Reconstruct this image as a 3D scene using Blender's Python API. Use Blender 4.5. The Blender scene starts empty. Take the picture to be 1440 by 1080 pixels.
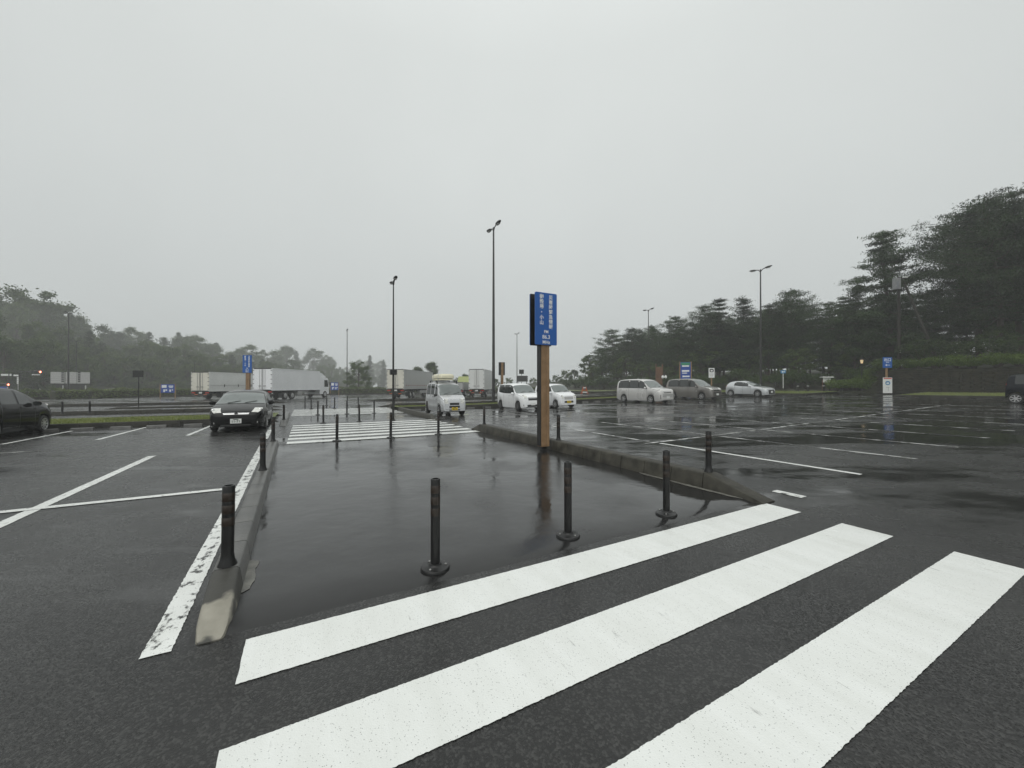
import bpy, math, random
import numpy as np
from mathutils import Vector, Matrix

R = math.radians
sc = bpy.context.scene
col = sc.collection

# ------------------------------------------------------------------ camera
H = 1.65
FPX = 540.0                      # focal length in photo pixels (1440 wide)
PITCH = math.atan(3 / FPX)
cam_d = bpy.data.cameras.new('camera')
cam_d.sensor_width = 36.0
cam_d.lens = 36.0 * FPX / 1440.0
cam_d.clip_start = 0.05
cam_d.clip_end = 3000
cam = bpy.data.objects.new('camera', cam_d)
col.objects.link(cam)
cam.location = (0, 0, H)
cam.rotation_euler = (math.pi / 2 + PITCH, 0, 0)
sc.camera = cam

# ------------------------------------------------------------------ sky
world = bpy.data.worlds.new('World')
sc.world = world
world.use_nodes = True
wn = world.node_tree
wn.nodes.clear()
w_out = wn.nodes.new('ShaderNodeOutputWorld')
w_bg = wn.nodes.new('ShaderNodeBackground')
w_bg.inputs['Strength'].default_value = 1.0
w_tc = wn.nodes.new('ShaderNodeTexCoord')
w_sep = wn.nodes.new('ShaderNodeSeparateXYZ')
w_rmp = wn.nodes.new('ShaderNodeValToRGB')
w_rmp.color_ramp.elements[0].position = 0.0
w_rmp.color_ramp.elements[0].color = (0.53, 0.562, 0.560, 1)
w_rmp.color_ramp.elements[1].position = 1.0
w_rmp.color_ramp.elements[1].color = (1.02, 1.06, 1.04, 1)
e = w_rmp.color_ramp.elements.new(0.25); e.color = (0.60, 0.632, 0.628, 1)
e = w_rmp.color_ramp.elements.new(0.65); e.color = (0.715, 0.748, 0.735, 1)
w_noise = wn.nodes.new('ShaderNodeTexNoise')
w_noise.inputs['Scale'].default_value = 1.6
w_noise.inputs['Detail'].default_value = 3.0
w_nr = wn.nodes.new('ShaderNodeMapRange')
w_nr.inputs['To Min'].default_value = 0.90
w_nr.inputs['To Max'].default_value = 1.10
w_mul = wn.nodes.new('ShaderNodeVectorMath'); w_mul.operation = 'SCALE'
w_sky = wn.nodes.new('ShaderNodeTexSky')
w_sky.sky_type = 'NISHITA'
w_sky.sun_disc = False
w_sky.sun_elevation = R(50)
w_sky.sun_rotation = R(200)
w_sky.air_density = 1.0
w_sky.dust_density = 6.0
w_bw = wn.nodes.new('ShaderNodeHueSaturation')
w_bw.inputs['Saturation'].default_value = 0.05
w_bw.inputs['Value'].default_value = 0.06
w_mix = wn.nodes.new('ShaderNodeMixRGB')
w_mix.inputs['Fac'].default_value = 0.08
L = wn.links.new
L(w_tc.outputs['Generated'], w_sep.inputs[0])
L(w_sep.outputs['Z'], w_rmp.inputs['Fac'])
L(w_tc.outputs['Generated'], w_noise.inputs['Vector'])
L(w_noise.outputs['Fac'], w_nr.inputs['Value'])
L(w_rmp.outputs['Color'], w_mul.inputs[0])
L(w_nr.outputs['Result'], w_mul.inputs['Scale'])
L(w_sky.outputs['Color'], w_bw.inputs['Color'])
L(w_mul.outputs['Vector'], w_mix.inputs['Color1'])
L(w_bw.outputs['Color'], w_mix.inputs['Color2'])
L(w_mix.outputs['Color'], w_bg.inputs['Color'])
L(w_bg.outputs[0], w_out.inputs['Surface'])

sun_d = bpy.data.lights.new('sun', 'SUN')
sun_d.energy = 1.1
sun_d.angle = R(60)
sun_d.color = (1.0, 0.985, 0.96)
sun = bpy.data.objects.new('sun', sun_d)
col.objects.link(sun)
sun.rotation_euler = (R(40), 0, R(-20))
sun.location = (0, -20, 60)

sc.view_settings.view_transform = 'Standard'
sc.view_settings.look = 'None'
sc.view_settings.exposure = 0.08
sc.view_settings.gamma = 1.0
sc.cycles.max_bounces = 6
sc.cycles.diffuse_bounces = 2
sc.cycles.glossy_bounces = 3
sc.cycles.transmission_bounces = 3
sc.cycles.volume_bounces = 1
sc.cycles.transparent_max_bounces = 6
sc.cycles.sample_clamp_indirect = 6.0
sc.cycles.use_denoising = True

# ------------------------------------------------------------------ ground form and pixel rays
def sp(t, w):
    return w * math.log1p(math.exp(max(-40, min(40, t / w))))

def sstep(a, b, x):
    t = max(0.0, min(1.0, (x - a) / (b - a)))
    return t * t * (3 - 2 * t)

def g(x, y):
    return 0.023 * (sp(x - 4, 2.5) - sp(x - 46, 4)) + 0.010 * (sp(y - 14, 4) - sp(y - 60, 6)) * sstep(-6, 6, x)

def ray(px, py):
    dx, dy, dz = px - 720.0, FPX, 540.0 - py
    return dx, dy * math.cos(PITCH) - dz * math.sin(PITCH), dy * math.sin(PITCH) + dz * math.cos(PITCH)

def P(px, py, dz=0.0):
    """ground point (x, y) seen at photo pixel"""
    d = ray(px, py)
    t = 0.4 / d[1]
    hi = 400 / d[1]
    while t < hi and H + t * d[2] > g(t * d[0], t * d[1]) + dz:
        t *= 1.002
    return t * d[0], t * d[1]

def X(px, y):
    """x of photo column px at distance y"""
    return (px - 720.0) / FPX * y

AX = Vector((-0.4718, 0.8817))   # along the walkway, away
BX = Vector((0.8817, 0.4718))    # along the crossing stripes, to the right
ANG_A = math.atan2(AX.y, AX.x)
ANG_B = math.atan2(BX.y, BX.x)

def W(a, b):
    return a * AX.x + b * BX.x, a * AX.y + b * BX.y

def AB(x, y):
    return x * AX.x + y * AX.y, x * BX.x + y * BX.y

def W3(a, b, dz=0.0):
    x, y = W(a, b)
    return Vector((x, y, g(x, y) + dz))

# ------------------------------------------------------------------ materials
MATS = {}

def new_mat(name):
    m = bpy.data.materials.new(name)
    m.use_nodes = True
    nt = m.node_tree
    return m, nt, nt.nodes['Principled BSDF'], nt.nodes['Material Output']

def pm(name, c, rough=0.5, metal=0.0, var=0.12, vscale=6.0, coat=0.0, bump=0.0, bscale=40.0,
       emit=None, estr=0.0, spec=0.5, c2=None, obj=False):
    if name in MATS:
        return MATS[name]
    m, nt, b, o = new_mat(name)
    N, LK = nt.nodes, nt.links
    tc = N.new('ShaderNodeTexCoord')
    if obj:
        vec = tc.outputs['Object']
    else:
        geo = N.new('ShaderNodeNewGeometry'); vec = geo.outputs['Position']
    n = N.new('ShaderNodeTexNoise'); n.inputs['Scale'].default_value = vscale; n.inputs['Detail'].default_value = 4
    LK.new(vec, n.inputs['Vector'])
    mx = N.new('ShaderNodeMixRGB')
    if c2 is None:
        lo = [max(0, v * (1 - var)) for v in c]; hi = [min(1, v * (1 + var)) for v in c]
    else:
        lo, hi = c, c2
    mx.inputs['Color1'].default_value = (*lo, 1); mx.inputs['Color2'].default_value = (*hi, 1)
    rp = N.new('ShaderNodeMapRange'); rp.inputs['From Min'].default_value = 0.3; rp.inputs['From Max'].default_value = 0.7
    LK.new(n.outputs['Fac'], rp.inputs['Value']); LK.new(rp.outputs['Result'], mx.inputs['Fac'])
    LK.new(mx.outputs['Color'], b.inputs['Base Color'])
    rr = N.new('ShaderNodeMapRange'); rr.inputs['To Min'].default_value = rough * 0.85; rr.inputs['To Max'].default_value = min(1, rough * 1.15)
    LK.new(n.outputs['Fac'], rr.inputs['Value']); LK.new(rr.outputs['Result'], b.inputs['Roughness'])
    b.inputs['Metallic'].default_value = metal
    b.inputs['Coat Weight'].default_value = coat
    b.inputs['Coat Roughness'].default_value = 0.05
    b.inputs['Specular IOR Level'].default_value = spec
    if bump:
        bn = N.new('ShaderNodeTexNoise'); bn.inputs['Scale'].default_value = bscale; bn.inputs['Detail'].default_value = 5
        LK.new(vec, bn.inputs['Vector'])
        bp = N.new('ShaderNodeBump'); bp.inputs['Strength'].default_value = bump; bp.inputs['Distance'].default_value = 0.02
        LK.new(bn.outputs['Fac'], bp.inputs['Height']); LK.new(bp.outputs['Normal'], b.inputs['Normal'])
    if emit:
        b.inputs['Emission Color'].default_value = (*emit, 1); b.inputs['Emission Strength'].default_value = estr
    MATS[name] = m
    return m

def asphalt(name, dark, light, rough, r_pud, pud_lo, pud_hi, pud_scale, agg=105.0, agg_bump=0.5, wavy=0.03, stretch=(1, 1, 1), rot=0.0, crack=False, speck=0.25, ior=1.36, lot=0.0, rvar=0.05, ripple=0.0):
    m, nt, b, o = new_mat(name)
    N, LK = nt.nodes, nt.links
    geo = N.new('ShaderNodeNewGeometry')
    pos = geo.outputs['Position']
    def noise(scale, detail=3, rough_=0.5, vec=pos):
        n = N.new('ShaderNodeTexNoise'); n.inputs['Scale'].default_value = scale
        n.inputs['Detail'].default_value = detail; n.inputs['Roughness'].default_value = rough_
        LK.new(vec, n.inputs['Vector']); return n.outputs['Fac']
    def mr(src, a, b_, c, d):
        r = N.new('ShaderNodeMapRange'); LK.new(src, r.inputs['Value'])
        r.inputs['From Min'].default_value = a; r.inputs['From Max'].default_value = b_
        r.inputs['To Min'].default_value = c; r.inputs['To Max'].default_value = d
        return r.outputs['Result']
    def math_(op, a, b_):
        n = N.new('ShaderNodeMath'); n.operation = op
        for i, v in enumerate((a, b_)):
            if isinstance(v, (int, float)): n.inputs[i].default_value = v
            else: LK.new(v, n.inputs[i])
        return n.outputs[0]
    mp = N.new('ShaderNodeMapping'); mp.inputs['Scale'].default_value = stretch; mp.inputs['Rotation'].default_value = (0, 0, rot)
    LK.new(pos, mp.inputs['Vector'])
    pn = noise(pud_scale, 5, 0.55, mp.outputs['Vector'])
    if lot:
        dt = N.new('ShaderNodeVectorMath'); dt.operation = 'DOT_PRODUCT'; LK.new(pos, dt.inputs[0]); dt.inputs[1].default_value = (BX.x, BX.y, 0)
        pn2 = noise(pud_scale * 3.1, 4, 0.5, mp.outputs['Vector'])
        pn = math_('ADD', pn, math_('MULTIPLY', math_('SUBTRACT', pn2, 0.5), 0.35))
        pn = math_('ADD', pn, mr(dt.outputs['Value'], 4.0, 9.0, -0.03, lot))
    pud = mr(pn, pud_lo, pud_hi, 0, 1)
    vor = N.new('ShaderNodeTexVoronoi'); vor.inputs['Scale'].default_value = agg
    LK.new(pos, vor.inputs['Vector'])
    cellsep = N.new('ShaderNodeSeparateColor'); LK.new(vor.outputs['Color'], cellsep.inputs[0])
    cell = cellsep.outputs[0]
    big = noise(0.55, 5)
    # colour: fine stones, a few pale ones, broad tone change
    stone = math_('MULTIPLY', mr(cell, 0.55, 1.0, 0, 1), speck)
    tone = math_('ADD', math_('MULTIPLY', mr(big, 0.3, 0.7, 0, 1), 0.45), stone)
    mx = N.new('ShaderNodeMixRGB'); mx.inputs['Color1'].default_value = (*dark, 1); mx.inputs['Color2'].default_value = (*light, 1)
    LK.new(tone, mx.inputs['Fac'])
    colr = mx.outputs['Color']
    if crack:
        cv = N.new('ShaderNodeTexVoronoi'); cv.feature = 'DISTANCE_TO_EDGE'; cv.inputs['Scale'].default_value = 0.16
        dn = N.new('ShaderNodeTexNoise'); dn.inputs['Scale'].default_value = 0.9; dn.inputs['Detail'].default_value = 5
        LK.new(pos, dn.inputs['Vector'])
        ad = N.new('ShaderNodeVectorMath'); ad.operation = 'MULTIPLY_ADD'
        LK.new(dn.outputs['Color'], ad.inputs[0]); ad.inputs[1].default_value = (2.4, 2.4, 0); LK.new(pos, ad.inputs[2])
        LK.new(ad.outputs[0], cv.inputs['Vector'])
        cm = mr(cv.outputs['Distance'], 0.0, 0.006, 1, 0)
        c2 = N.new('ShaderNodeMixRGB'); c2.inputs['Color2'].default_value = (0.008, 0.008, 0.008, 1)
        LK.new(math_('MULTIPLY', cm, mr(dt.outputs['Value'], 7.0, 9.0, 0.0, 0.8)), c2.inputs['Fac']); LK.new(colr, c2.inputs['Color1']); colr = c2.outputs['Color']
    LK.new(colr, b.inputs['Base Color'])
    rv = math_('ADD', mr(noise(1.3, 4), 0.3, 0.7, -rvar, rvar), rough)
    rmix = N.new('ShaderNodeMix'); rmix.data_type = 'FLOAT'
    LK.new(pud, rmix.inputs[0]); LK.new(rv, rmix.inputs[2]); rmix.inputs[3].default_value = r_pud
    LK.new(rmix.outputs[0], b.inputs['Roughness'])
    b.inputs['IOR'].default_value = ior
    inv = math_('SUBTRACT', 1.0, math_('MULTIPLY', pud, 0.93))
    vd = mr(vor.outputs['Distance'], 0, 0.6, 1, 0)
    hagg = math_('MULTIPLY', math_('MULTIPLY', vd, inv), agg_bump)
    bp = N.new('ShaderNodeBump'); bp.inputs['Strength'].default_value = 1.0; bp.inputs['Distance'].default_value = 0.003
    LK.new(hagg, bp.inputs['Height'])
    bp2 = N.new('ShaderNodeBump'); bp2.inputs['Strength'].default_value = 1.0; bp2.inputs['Distance'].default_value = wavy
    LK.new(noise(2.2, 3, 0.5), bp2.inputs['Height']); LK.new(bp.outputs['Normal'], bp2.inputs['Normal'])
    last = bp2
    if ripple:
        mp3 = N.new('ShaderNodeMapping'); mp3.inputs['Rotation'].default_value = (0, 0, 0.15); mp3.inputs['Scale'].default_value = (1, 1.2, 1); LK.new(pos, mp3.inputs['Vector'])
        bp3 = N.new('ShaderNodeBump'); bp3.inputs['Strength'].default_value = 1.0; bp3.inputs['Distance'].default_value = ripple
        LK.new(noise(7.5, 3, 0.55, mp3.outputs['Vector']), bp3.inputs['Height']); LK.new(bp2.outputs['Normal'], bp3.inputs['Normal']); last = bp3
    LK.new(last.outputs['Normal'], b.inputs['Normal'])
    MATS[name] = m
    return m

def paint(name, wear_lo, wear_hi, scale=9.0, tint=(0.76, 0.775, 0.75), stretch=(1, 1, 1), rot=0.0, speck=0.5):
    m, nt, b, o = new_mat(name)
    N, LK = nt.nodes, nt.links
    geo = N.new('ShaderNodeNewGeometry'); pos = geo.outputs['Position']
    mp = N.new('ShaderNodeMapping'); mp.vector_type = 'TEXTURE'; mp.inputs['Scale'].default_value = stretch; mp.inputs['Rotation'].default_value = (0, 0, rot)
    LK.new(pos, mp.inputs['Vector'])
    def noise(s, d, vec=pos, r=0.6):
        n = N.new('ShaderNodeTexNoise'); n.inputs['Scale'].default_value = s; n.inputs['Detail'].default_value = d
        n.inputs['Roughness'].default_value = r
        LK.new(vec, n.inputs['Vector']); return n.outputs['Fac']
    def mr(src, a, b_, c, d):
        r = N.new('ShaderNodeMapRange'); LK.new(src, r.inputs['Value'])
        r.inputs['From Min'].default_value = a; r.inputs['From Max'].default_value = b_
        r.inputs['To Min'].default_value = c; r.inputs['To Max'].default_value = d
        return r.outputs['Result']
    wear = mr(noise(scale, 8, mp.outputs['Vector'], 0.7), wear_lo, wear_hi, 0, 1)
    vor = N.new('ShaderNodeTexVoronoi'); vor.inputs['Scale'].default_value = 130
    LK.new(pos, vor.inputs['Vector'])
    cs = N.new('ShaderNodeSeparateColor'); LK.new(vor.outputs['Color'], cs.inputs[0])
    pit = mr(cs.outputs[0], 0.86, 0.92, 0, 1)
    pin = mr(vor.outputs['Distance'], 0.28, 0.42, 1, 0)
    pm_ = N.new('ShaderNodeMath'); pm_.operation = 'MULTIPLY'; LK.new(pit, pm_.inputs[0]); LK.new(pin, pm_.inputs[1])
    pz = N.new('ShaderNodeMath'); pz.operation = 'MULTIPLY'; LK.new(pm_.outputs[0], pz.inputs[0]); pz.inputs[1].default_value = speck
    mxx = N.new('ShaderNodeMath'); mxx.operation = 'MAXIMUM'; LK.new(wear, mxx.inputs[0]); LK.new(pz.outputs[0], mxx.inputs[1])
    dirt = mr(noise(2.5, 5, mp.outputs['Vector']), 0.38, 0.72, 0, 0.34)
    d1 = N.new('ShaderNodeMixRGB'); d1.inputs['Color1'].default_value = (*tint, 1)
    d1.inputs['Color2'].default_value = (tint[0] * .72, tint[1] * .72, tint[2] * .68, 1); LK.new(dirt, d1.inputs['Fac'])
    c = N.new('ShaderNodeMixRGB'); LK.new(mxx.outputs[0], c.inputs['Fac']); LK.new(d1.outputs[0], c.inputs['Color1'])
    c.inputs['Color2'].default_value = (0.045, 0.045, 0.043, 1)
    LK.new(c.outputs[0], b.inputs['Base Color'])
    b.inputs['IOR'].default_value = 1.36
    LK.new(mr(noise(1.1, 4), 0.3, 0.7, 0.14, 0.36), b.inputs['Roughness'])
    bp = N.new('ShaderNodeBump'); bp.inputs['Strength'].default_value = 0.5; bp.inputs['Distance'].default_value = 0.002
    LK.new(vor.outputs['Distance'], bp.inputs['Height']); LK.new(bp.outputs['Normal'], b.inputs['Normal'])
    MATS[name] = m
    return m

def leaf_mat(name, c1, c2, rough=0.55, scale=0.9, trans=0.25):
    m, nt, b, o = new_mat(name)
    N, LK = nt.nodes, nt.links
    geo = N.new('ShaderNodeNewGeometry')
    n = N.new('ShaderNodeTexNoise'); n.inputs['Scale'].default_value = scale; n.inputs['Detail'].default_value = 4
    LK.new(geo.outputs['Position'], n.inputs['Vector'])
    oi = N.new('ShaderNodeObjectInfo')
    rnd = N.new('ShaderNodeMath'); rnd.operation = 'MULTIPLY_ADD'; LK.new(oi.outputs['Random'], rnd.inputs[0]); rnd.inputs[1].default_value = 0.5
    r = N.new('ShaderNodeMapRange'); LK.new(n.outputs['Fac'], r.inputs['Value']); r.inputs['From Min'].default_value = 0.32; r.inputs['From Max'].default_value = 0.68
    r.inputs['To Min'].default_value = -0.25; r.inputs['To Max'].default_value = 0.75
    LK.new(r.outputs['Result'], rnd.inputs[2])
    mx = N.new('ShaderNodeMixRGB'); mx.use_clamp = True; mx.inputs['Color1'].default_value = (*c1, 1); mx.inputs['Color2'].default_value = (*c2, 1)
    LK.new(rnd.outputs[0], mx.inputs['Fac'])
    LK.new(mx.outputs[0], b.inputs['Base Color']); b.inputs['Roughness'].default_value = rough
    b.inputs['Specular IOR Level'].default_value = 0.35
    t = N.new('ShaderNodeBsdfTranslucent'); LK.new(mx.outputs[0], t.inputs['Color'])
    ms = N.new('ShaderNodeMixShader'); ms.inputs['Fac'].default_value = trans
    LK.new(b.outputs[0], ms.inputs[1]); LK.new(t.outputs[0], ms.inputs[2]); LK.new(ms.outputs[0], o.inputs['Surface'])
    MATS[name] = m
    return m

M_ASPH = asphalt('wet_asphalt', (0.010, 0.010, 0.0098), (0.050, 0.050, 0.048), 0.27, 0.03, 0.50, 0.60, 0.16,
                 stretch=(1, 3.0, 1), rot=-0.30, agg=85, agg_bump=0.65, rvar=0.08, wavy=0.006, crack=True, speck=0.8, ior=1.41, lot=0.06)
M_WALK = asphalt('wet_smooth_asphalt', (0.012, 0.012, 0.012), (0.026, 0.026, 0.0255), 0.22, 0.045, 0.42, 0.60, 0.55,
                 agg=160, agg_bump=0.12, wavy=0.010, speck=0.35, ior=1.50, rvar=0.08, ripple=0.0016)
M_PAINT = paint('white_road_paint', 0.64, 0.80, stretch=(2.6, 0.55, 1), rot=ANG_A)
M_LINE = paint('white_line_paint', 0.56, 0.70, scale=14)
M_WORN = paint('worn_edge_paint', 0.53, 0.60, scale=7.0, stretch=(1.0, 0.7, 1), rot=ANG_A)
M_FADED = paint('faded_line_paint', 0.42, 0.54, scale=2.2, tint=(0.66, 0.67, 0.65))
M_BLACK = pm('black_post_plastic', (0.012, 0.012, 0.012), 0.32, spec=0.4, var=0.3, vscale=12)
M_BAND = pm('brown_reflector_band', (0.026, 0.018, 0.013), 0.35, var=0.2)
M_STEEL = pm('dark_painted_steel', (0.020, 0.019, 0.018), 0.4, var=0.25, vscale=3)
M_BOLT = pm('zinc_bolt', (0.32, 0.32, 0.31), 0.35, metal=0.8)
M_KERB = pm('wet_kerb_concrete', (0.065, 0.065, 0.062), 0.36, c2=(0.125, 0.123, 0.116), vscale=4, bump=0.25, bscale=60)
M_KERBD = pm('mossy_kerb_concrete', (0.014, 0.013, 0.009), 0.55, spec=.3, c2=(0.062, 0.058, 0.045), vscale=5, bump=0.35, bscale=50)
M_KERBF = pm('dark_wet_kerb', (0.014, 0.0135, 0.011), 0.6, spec=.2, c2=(0.040, 0.038, 0.031), vscale=1.5, bump=0.3, bscale=30)
M_CEM = pm('pale_cement_patch', (0.20, 0.185, 0.14), 0.55, c2=(0.37, 0.345, 0.275), vscale=7, bump=0.3, bscale=70)
M_CEMW = pm('wet_cement_joint', (0.10, 0.098, 0.088), 0.4, c2=(0.21, 0.205, 0.18), vscale=9, bump=0.3, bscale=70)
M_WOOD = pm('stained_timber', (0.195, 0.115, 0.054), 0.5, c2=(0.285, 0.178, 0.092), vscale=5, bump=0.15, bscale=25)
M_WOODD = pm('dark_timber', (0.09, 0.045, 0.025), 0.5, c2=(0.15, 0.075, 0.04), vscale=4)
M_BLUE = pm('blue_sign_face', (0.006, 0.092, 0.36), 0.4, var=0.06, vscale=2)
M_BLUE2 = pm('blue_guide_face', (0.012, 0.06, 0.30), 0.4, var=0.08, vscale=2)
M_SKYB = pm('light_blue_sign', (0.05, 0.22, 0.42), 0.4)
M_WHITE = pm('white_sign_face', (0.72, 0.73, 0.71), 0.4, var=0.04)
M_LETTER = pm('white_lettering', (0.74, 0.75, 0.74), 0.45, var=0.03)
M_GREYP = pm('grey_panel', (0.42, 0.42, 0.41), 0.45, var=0.06)
M_RUBBER = pm('tyre_rubber', (0.014, 0.014, 0.014), 0.6, var=0.2)
M_RIM = pm('silver_wheel', (0.55, 0.55, 0.55), 0.3, metal=0.7, var=0.08)
M_RIMD = pm('dark_wheel', (0.18, 0.18, 0.18), 0.3, metal=0.7, var=0.08)
M_TRIM = pm('black_trim', (0.012, 0.012, 0.012), 0.4, var=0.2)
M_GLASS = pm('dark_window_glass', (0.020, 0.024, 0.023), 0.04, var=0.1, spec=0.9)
M_WIND = pm('windscreen_glass', (0.10, 0.12, 0.115), 0.04, var=0.25, vscale=1.2, spec=0.9, coat=0.6)  # base colour lightened to stand in for reflected sky and interior light
M_LAMPG = pm('headlamp_glass', (0.62, 0.62, 0.58), 0.08, var=0.3, vscale=14, coat=1.0)
M_CHROME = pm('chrome_trim', (0.6, 0.6, 0.6), 0.15, metal=1.0, var=0.1)
M_TAIL = pm('red_tail_lamp', (0.35, 0.02, 0.015), 0.25, coat=0.5)
M_ORNG = pm('orange_reflector', (0.42, 0.085, 0.02), 0.4)
M_YPL = pm('yellow_plate', (0.72, 0.50, 0.02), 0.4, var=0.04)
M_PLTXT = pm('plate_lettering', (0.02, 0.05, 0.03), 0.5)
M_BARK = pm('pine_bark', (0.030, 0.022, 0.017), 0.8, c2=(0.07, 0.05, 0.038), vscale=3, bump=0.5, bscale=14)
M_PINE = leaf_mat('pine_needles', (0.006, 0.013, 0.006), (0.044, 0.080, 0.024), scale=0.55)
M_PINE2 = leaf_mat('distant_conifer_needles', (0.016, 0.030, 0.013), (0.045, 0.068, 0.026), trans=0.2)
M_LEAF = leaf_mat('broad_leaves', (0.022, 0.044, 0.010), (0.085, 0.130, 0.028))
M_SHRUB = leaf_mat('shrub_leaves', (0.018, 0.036, 0.009), (0.065, 0.110, 0.022), scale=1.6)
M_HEDGE = leaf_mat('clipped_hedge_leaves', (0.060, 0.088, 0.026), (0.13, 0.165, 0.05), scale=1.3)
M_AZAL = leaf_mat('bright_azalea_leaves', (0.036, 0.070, 0.010), (0.11, 0.17, 0.024), scale=1.8)
M_GRASS = leaf_mat('grass_blades', (0.12, 0.155, 0.035), (0.24, 0.27, 0.085), scale=2.2)
M_SOIL = pm('grassy_soil', (0.055, 0.070, 0.020), 0.75, c2=(0.13, 0.155, 0.045), vscale=3, bump=0.6, bscale=25)
M_FLOOR = pm('forest_floor', (0.014, 0.016, 0.009), 0.9, c2=(0.035, 0.038, 0.018), vscale=0.8, bump=0.6, bscale=6)
M_BLOCK = pm('mossy_wall_block', (0.014, 0.0135, 0.010), 0.75, spec=.2, c2=(0.042, 0.038, 0.026), vscale=2.2, bump=0.5, bscale=18)

# ------------------------------------------------------------------ mesh builder
class MB:
    def __init__(s):
        s.v, s.f, s.m = [], [], []
    def add(s, vs, fs, mat=0):
        o = len(s.v)
        s.v.extend([tuple(p) for p in vs])
        for f in fs:
            s.f.append(tuple(i + o for i in f)); s.m.append(mat)
    def box(s, c, d, rz=0.0, mat=0, M=None, bev=0.0):
        x, y, z = d[0] / 2, d[1] / 2, d[2] / 2
        if bev > 0:
            k = min(bev, x * .9, y * .9, z * .9)
            pts = []
            for sx in (-1, 1):
                for sy in (-1, 1):
                    for sz in (-1, 1):
                        pts += [Vector((sx * x, sy * (y - k), sz * (z - k))), Vector((sx * (x - k), sy * y, sz * (z - k))), Vector((sx * (x - k), sy * (y - k), sz * z))]
            def I(sx, sy, sz, a): return ((sx > 0) * 4 + (sy > 0) * 2 + (sz > 0)) * 3 + a
            F = []
            for sx in (-1, 1):
                F.append([I(sx, -1, -1, 0), I(sx, 1, -1, 0), I(sx, 1, 1, 0), I(sx, -1, 1, 0)][::sx])
            for sy in (-1, 1):
                F.append([I(-1, sy, -1, 1), I(-1, sy, 1, 1), I(1, sy, 1, 1), I(1, sy, -1, 1)][::sy])
            for sz in (-1, 1):
                F.append([I(-1, -1, sz, 2), I(1, -1, sz, 2), I(1, 1, sz, 2), I(-1, 1, sz, 2)][::sz])
            for sx in (-1, 1):
                for sy in (-1, 1):
                    F.append([I(sx, sy, -1, 0), I(sx, sy, -1, 1), I(sx, sy, 1, 1), I(sx, sy, 1, 0)][::sx * sy])
                for sz in (-1, 1):
                    F.append([I(sx, -1, sz, 0), I(sx, 1, sz, 0), I(sx, 1, sz, 2), I(sx, -1, sz, 2)][::sx * sz])
            for sy in (-1, 1):
                for sz in (-1, 1):
                    F.append([I(-1, sy, sz, 1), I(-1, sy, sz, 2), I(1, sy, sz, 2), I(1, sy, sz, 1)][::sy * sz])
            for sx in (-1, 1):
                for sy in (-1, 1):
                    for sz in (-1, 1):
                        F.append([I(sx, sy, sz, 0), I(sx, sy, sz, 1), I(sx, sy, sz, 2)][::sx * sy * sz])
        else:
            pts = [Vector((sx * x, sy * y, sz * z)) for sx in (-1, 1) for sy in (-1, 1) for sz in (-1, 1)]
            F = [(0, 1, 3, 2), (4, 6, 7, 5), (0, 4, 5, 1), (2, 3, 7, 6), (0, 2, 6, 4), (1, 5, 7, 3)]
        rm = M if M is not None else Matrix.Rotation(rz, 3, 'Z')
        s.add([rm @ p + Vector(c) for p in pts], F, mat)
        return s
    def lathe(s, prof, c=(0, 0, 0), n=16, M=None, mat=0, cap=True):
        M = M or Matrix.Identity(3)
        vs, fs = [], []
        for r, z in prof:
            for i in range(n):
                t = 2 * math.pi * i / n
                vs.append(M @ Vector((r * math.cos(t), r * math.sin(t), z)) + Vector(c))
        for k in range(len(prof) - 1):
            for i in range(n):
                j = (i + 1) % n
                fs.append((k * n + i, k * n + j, (k + 1) * n + j, (k + 1) * n + i))
        if cap:
            fs.append(tuple(range(n))[::-1]); fs.append(tuple((len(prof) - 1) * n + i for i in range(n)))
        s.add(vs, fs, mat)
        return s
    def tube(s, pts, rad, n=6, mat=0):
        pts = [Vector(p) for p in pts]
        if not hasattr(rad, '__len__'): rad = [rad] * len(pts)
        vs, fs = [], []
        up = Vector((0.13, 0.31, 1)).normalized()
        for k, p in enumerate(pts):
            d = (pts[min(k + 1, len(pts) - 1)] - pts[max(k - 1, 0)]).normalized()
            u = d.cross(up)
            if u.length < 1e-3: u = d.cross(Vector((1, 0, 0)))
            u.normalize(); w = d.cross(u)
            for i in range(n):
                t = 2 * math.pi * i / n
                vs.append(p + (u * math.cos(t) + w * math.sin(t)) * rad[k])
        for k in range(len(pts) - 1):
            for i in range(n):
                j = (i + 1) % n
                fs.append((k * n + i, (k + 1) * n + i, (k + 1) * n + j, k * n + j))
        fs.append(tuple(range(n))); fs.append(tuple((len(pts) - 1) * n + i for i in range(n))[::-1])
        s.add(vs, fs, mat)
        return s
    def prism(s, poly, y0, y1, mat=0, M=None, off=(0, 0, 0)):
        """poly in (x, z), extruded along y"""
        n = len(poly)
        M = M or Matrix.Identity(3)
        vs = [M @ Vector((x, y0, z)) + Vector(off) for x, z in poly] + [M @ Vector((x, y1, z)) + Vector(off) for x, z in poly]
        fs = [tuple(range(n)), tuple(range(n, 2 * n))[::-1]]
        for i in range(n):
            j = (i + 1) % n
            fs.append((i, n + i, n + j, j))
        s.add(vs, fs, mat)
        return s
    def mesh(s, name, mats, smooth=False, angle=40):
        me = bpy.data.meshes.new(name)
        me.from_pydata(s.v, [], s.f)
        if not isinstance(mats, (list, tuple)): mats = [mats]
        for m in mats: me.materials.append(m)
        if len(mats) > 1: me.polygons.foreach_set('material_index', s.m)
        if smooth:
            me.polygons.foreach_set('use_smooth', [True] * len(me.polygons))
            me.set_sharp_from_angle(angle=R(angle))
        me.update()
        return me
    def build(s, name, mats, parent=None, loc=None, rz=0.0, smooth=False, angle=40):
        return link(name, s.mesh(name, mats, smooth, angle), parent, loc, rz)

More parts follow.
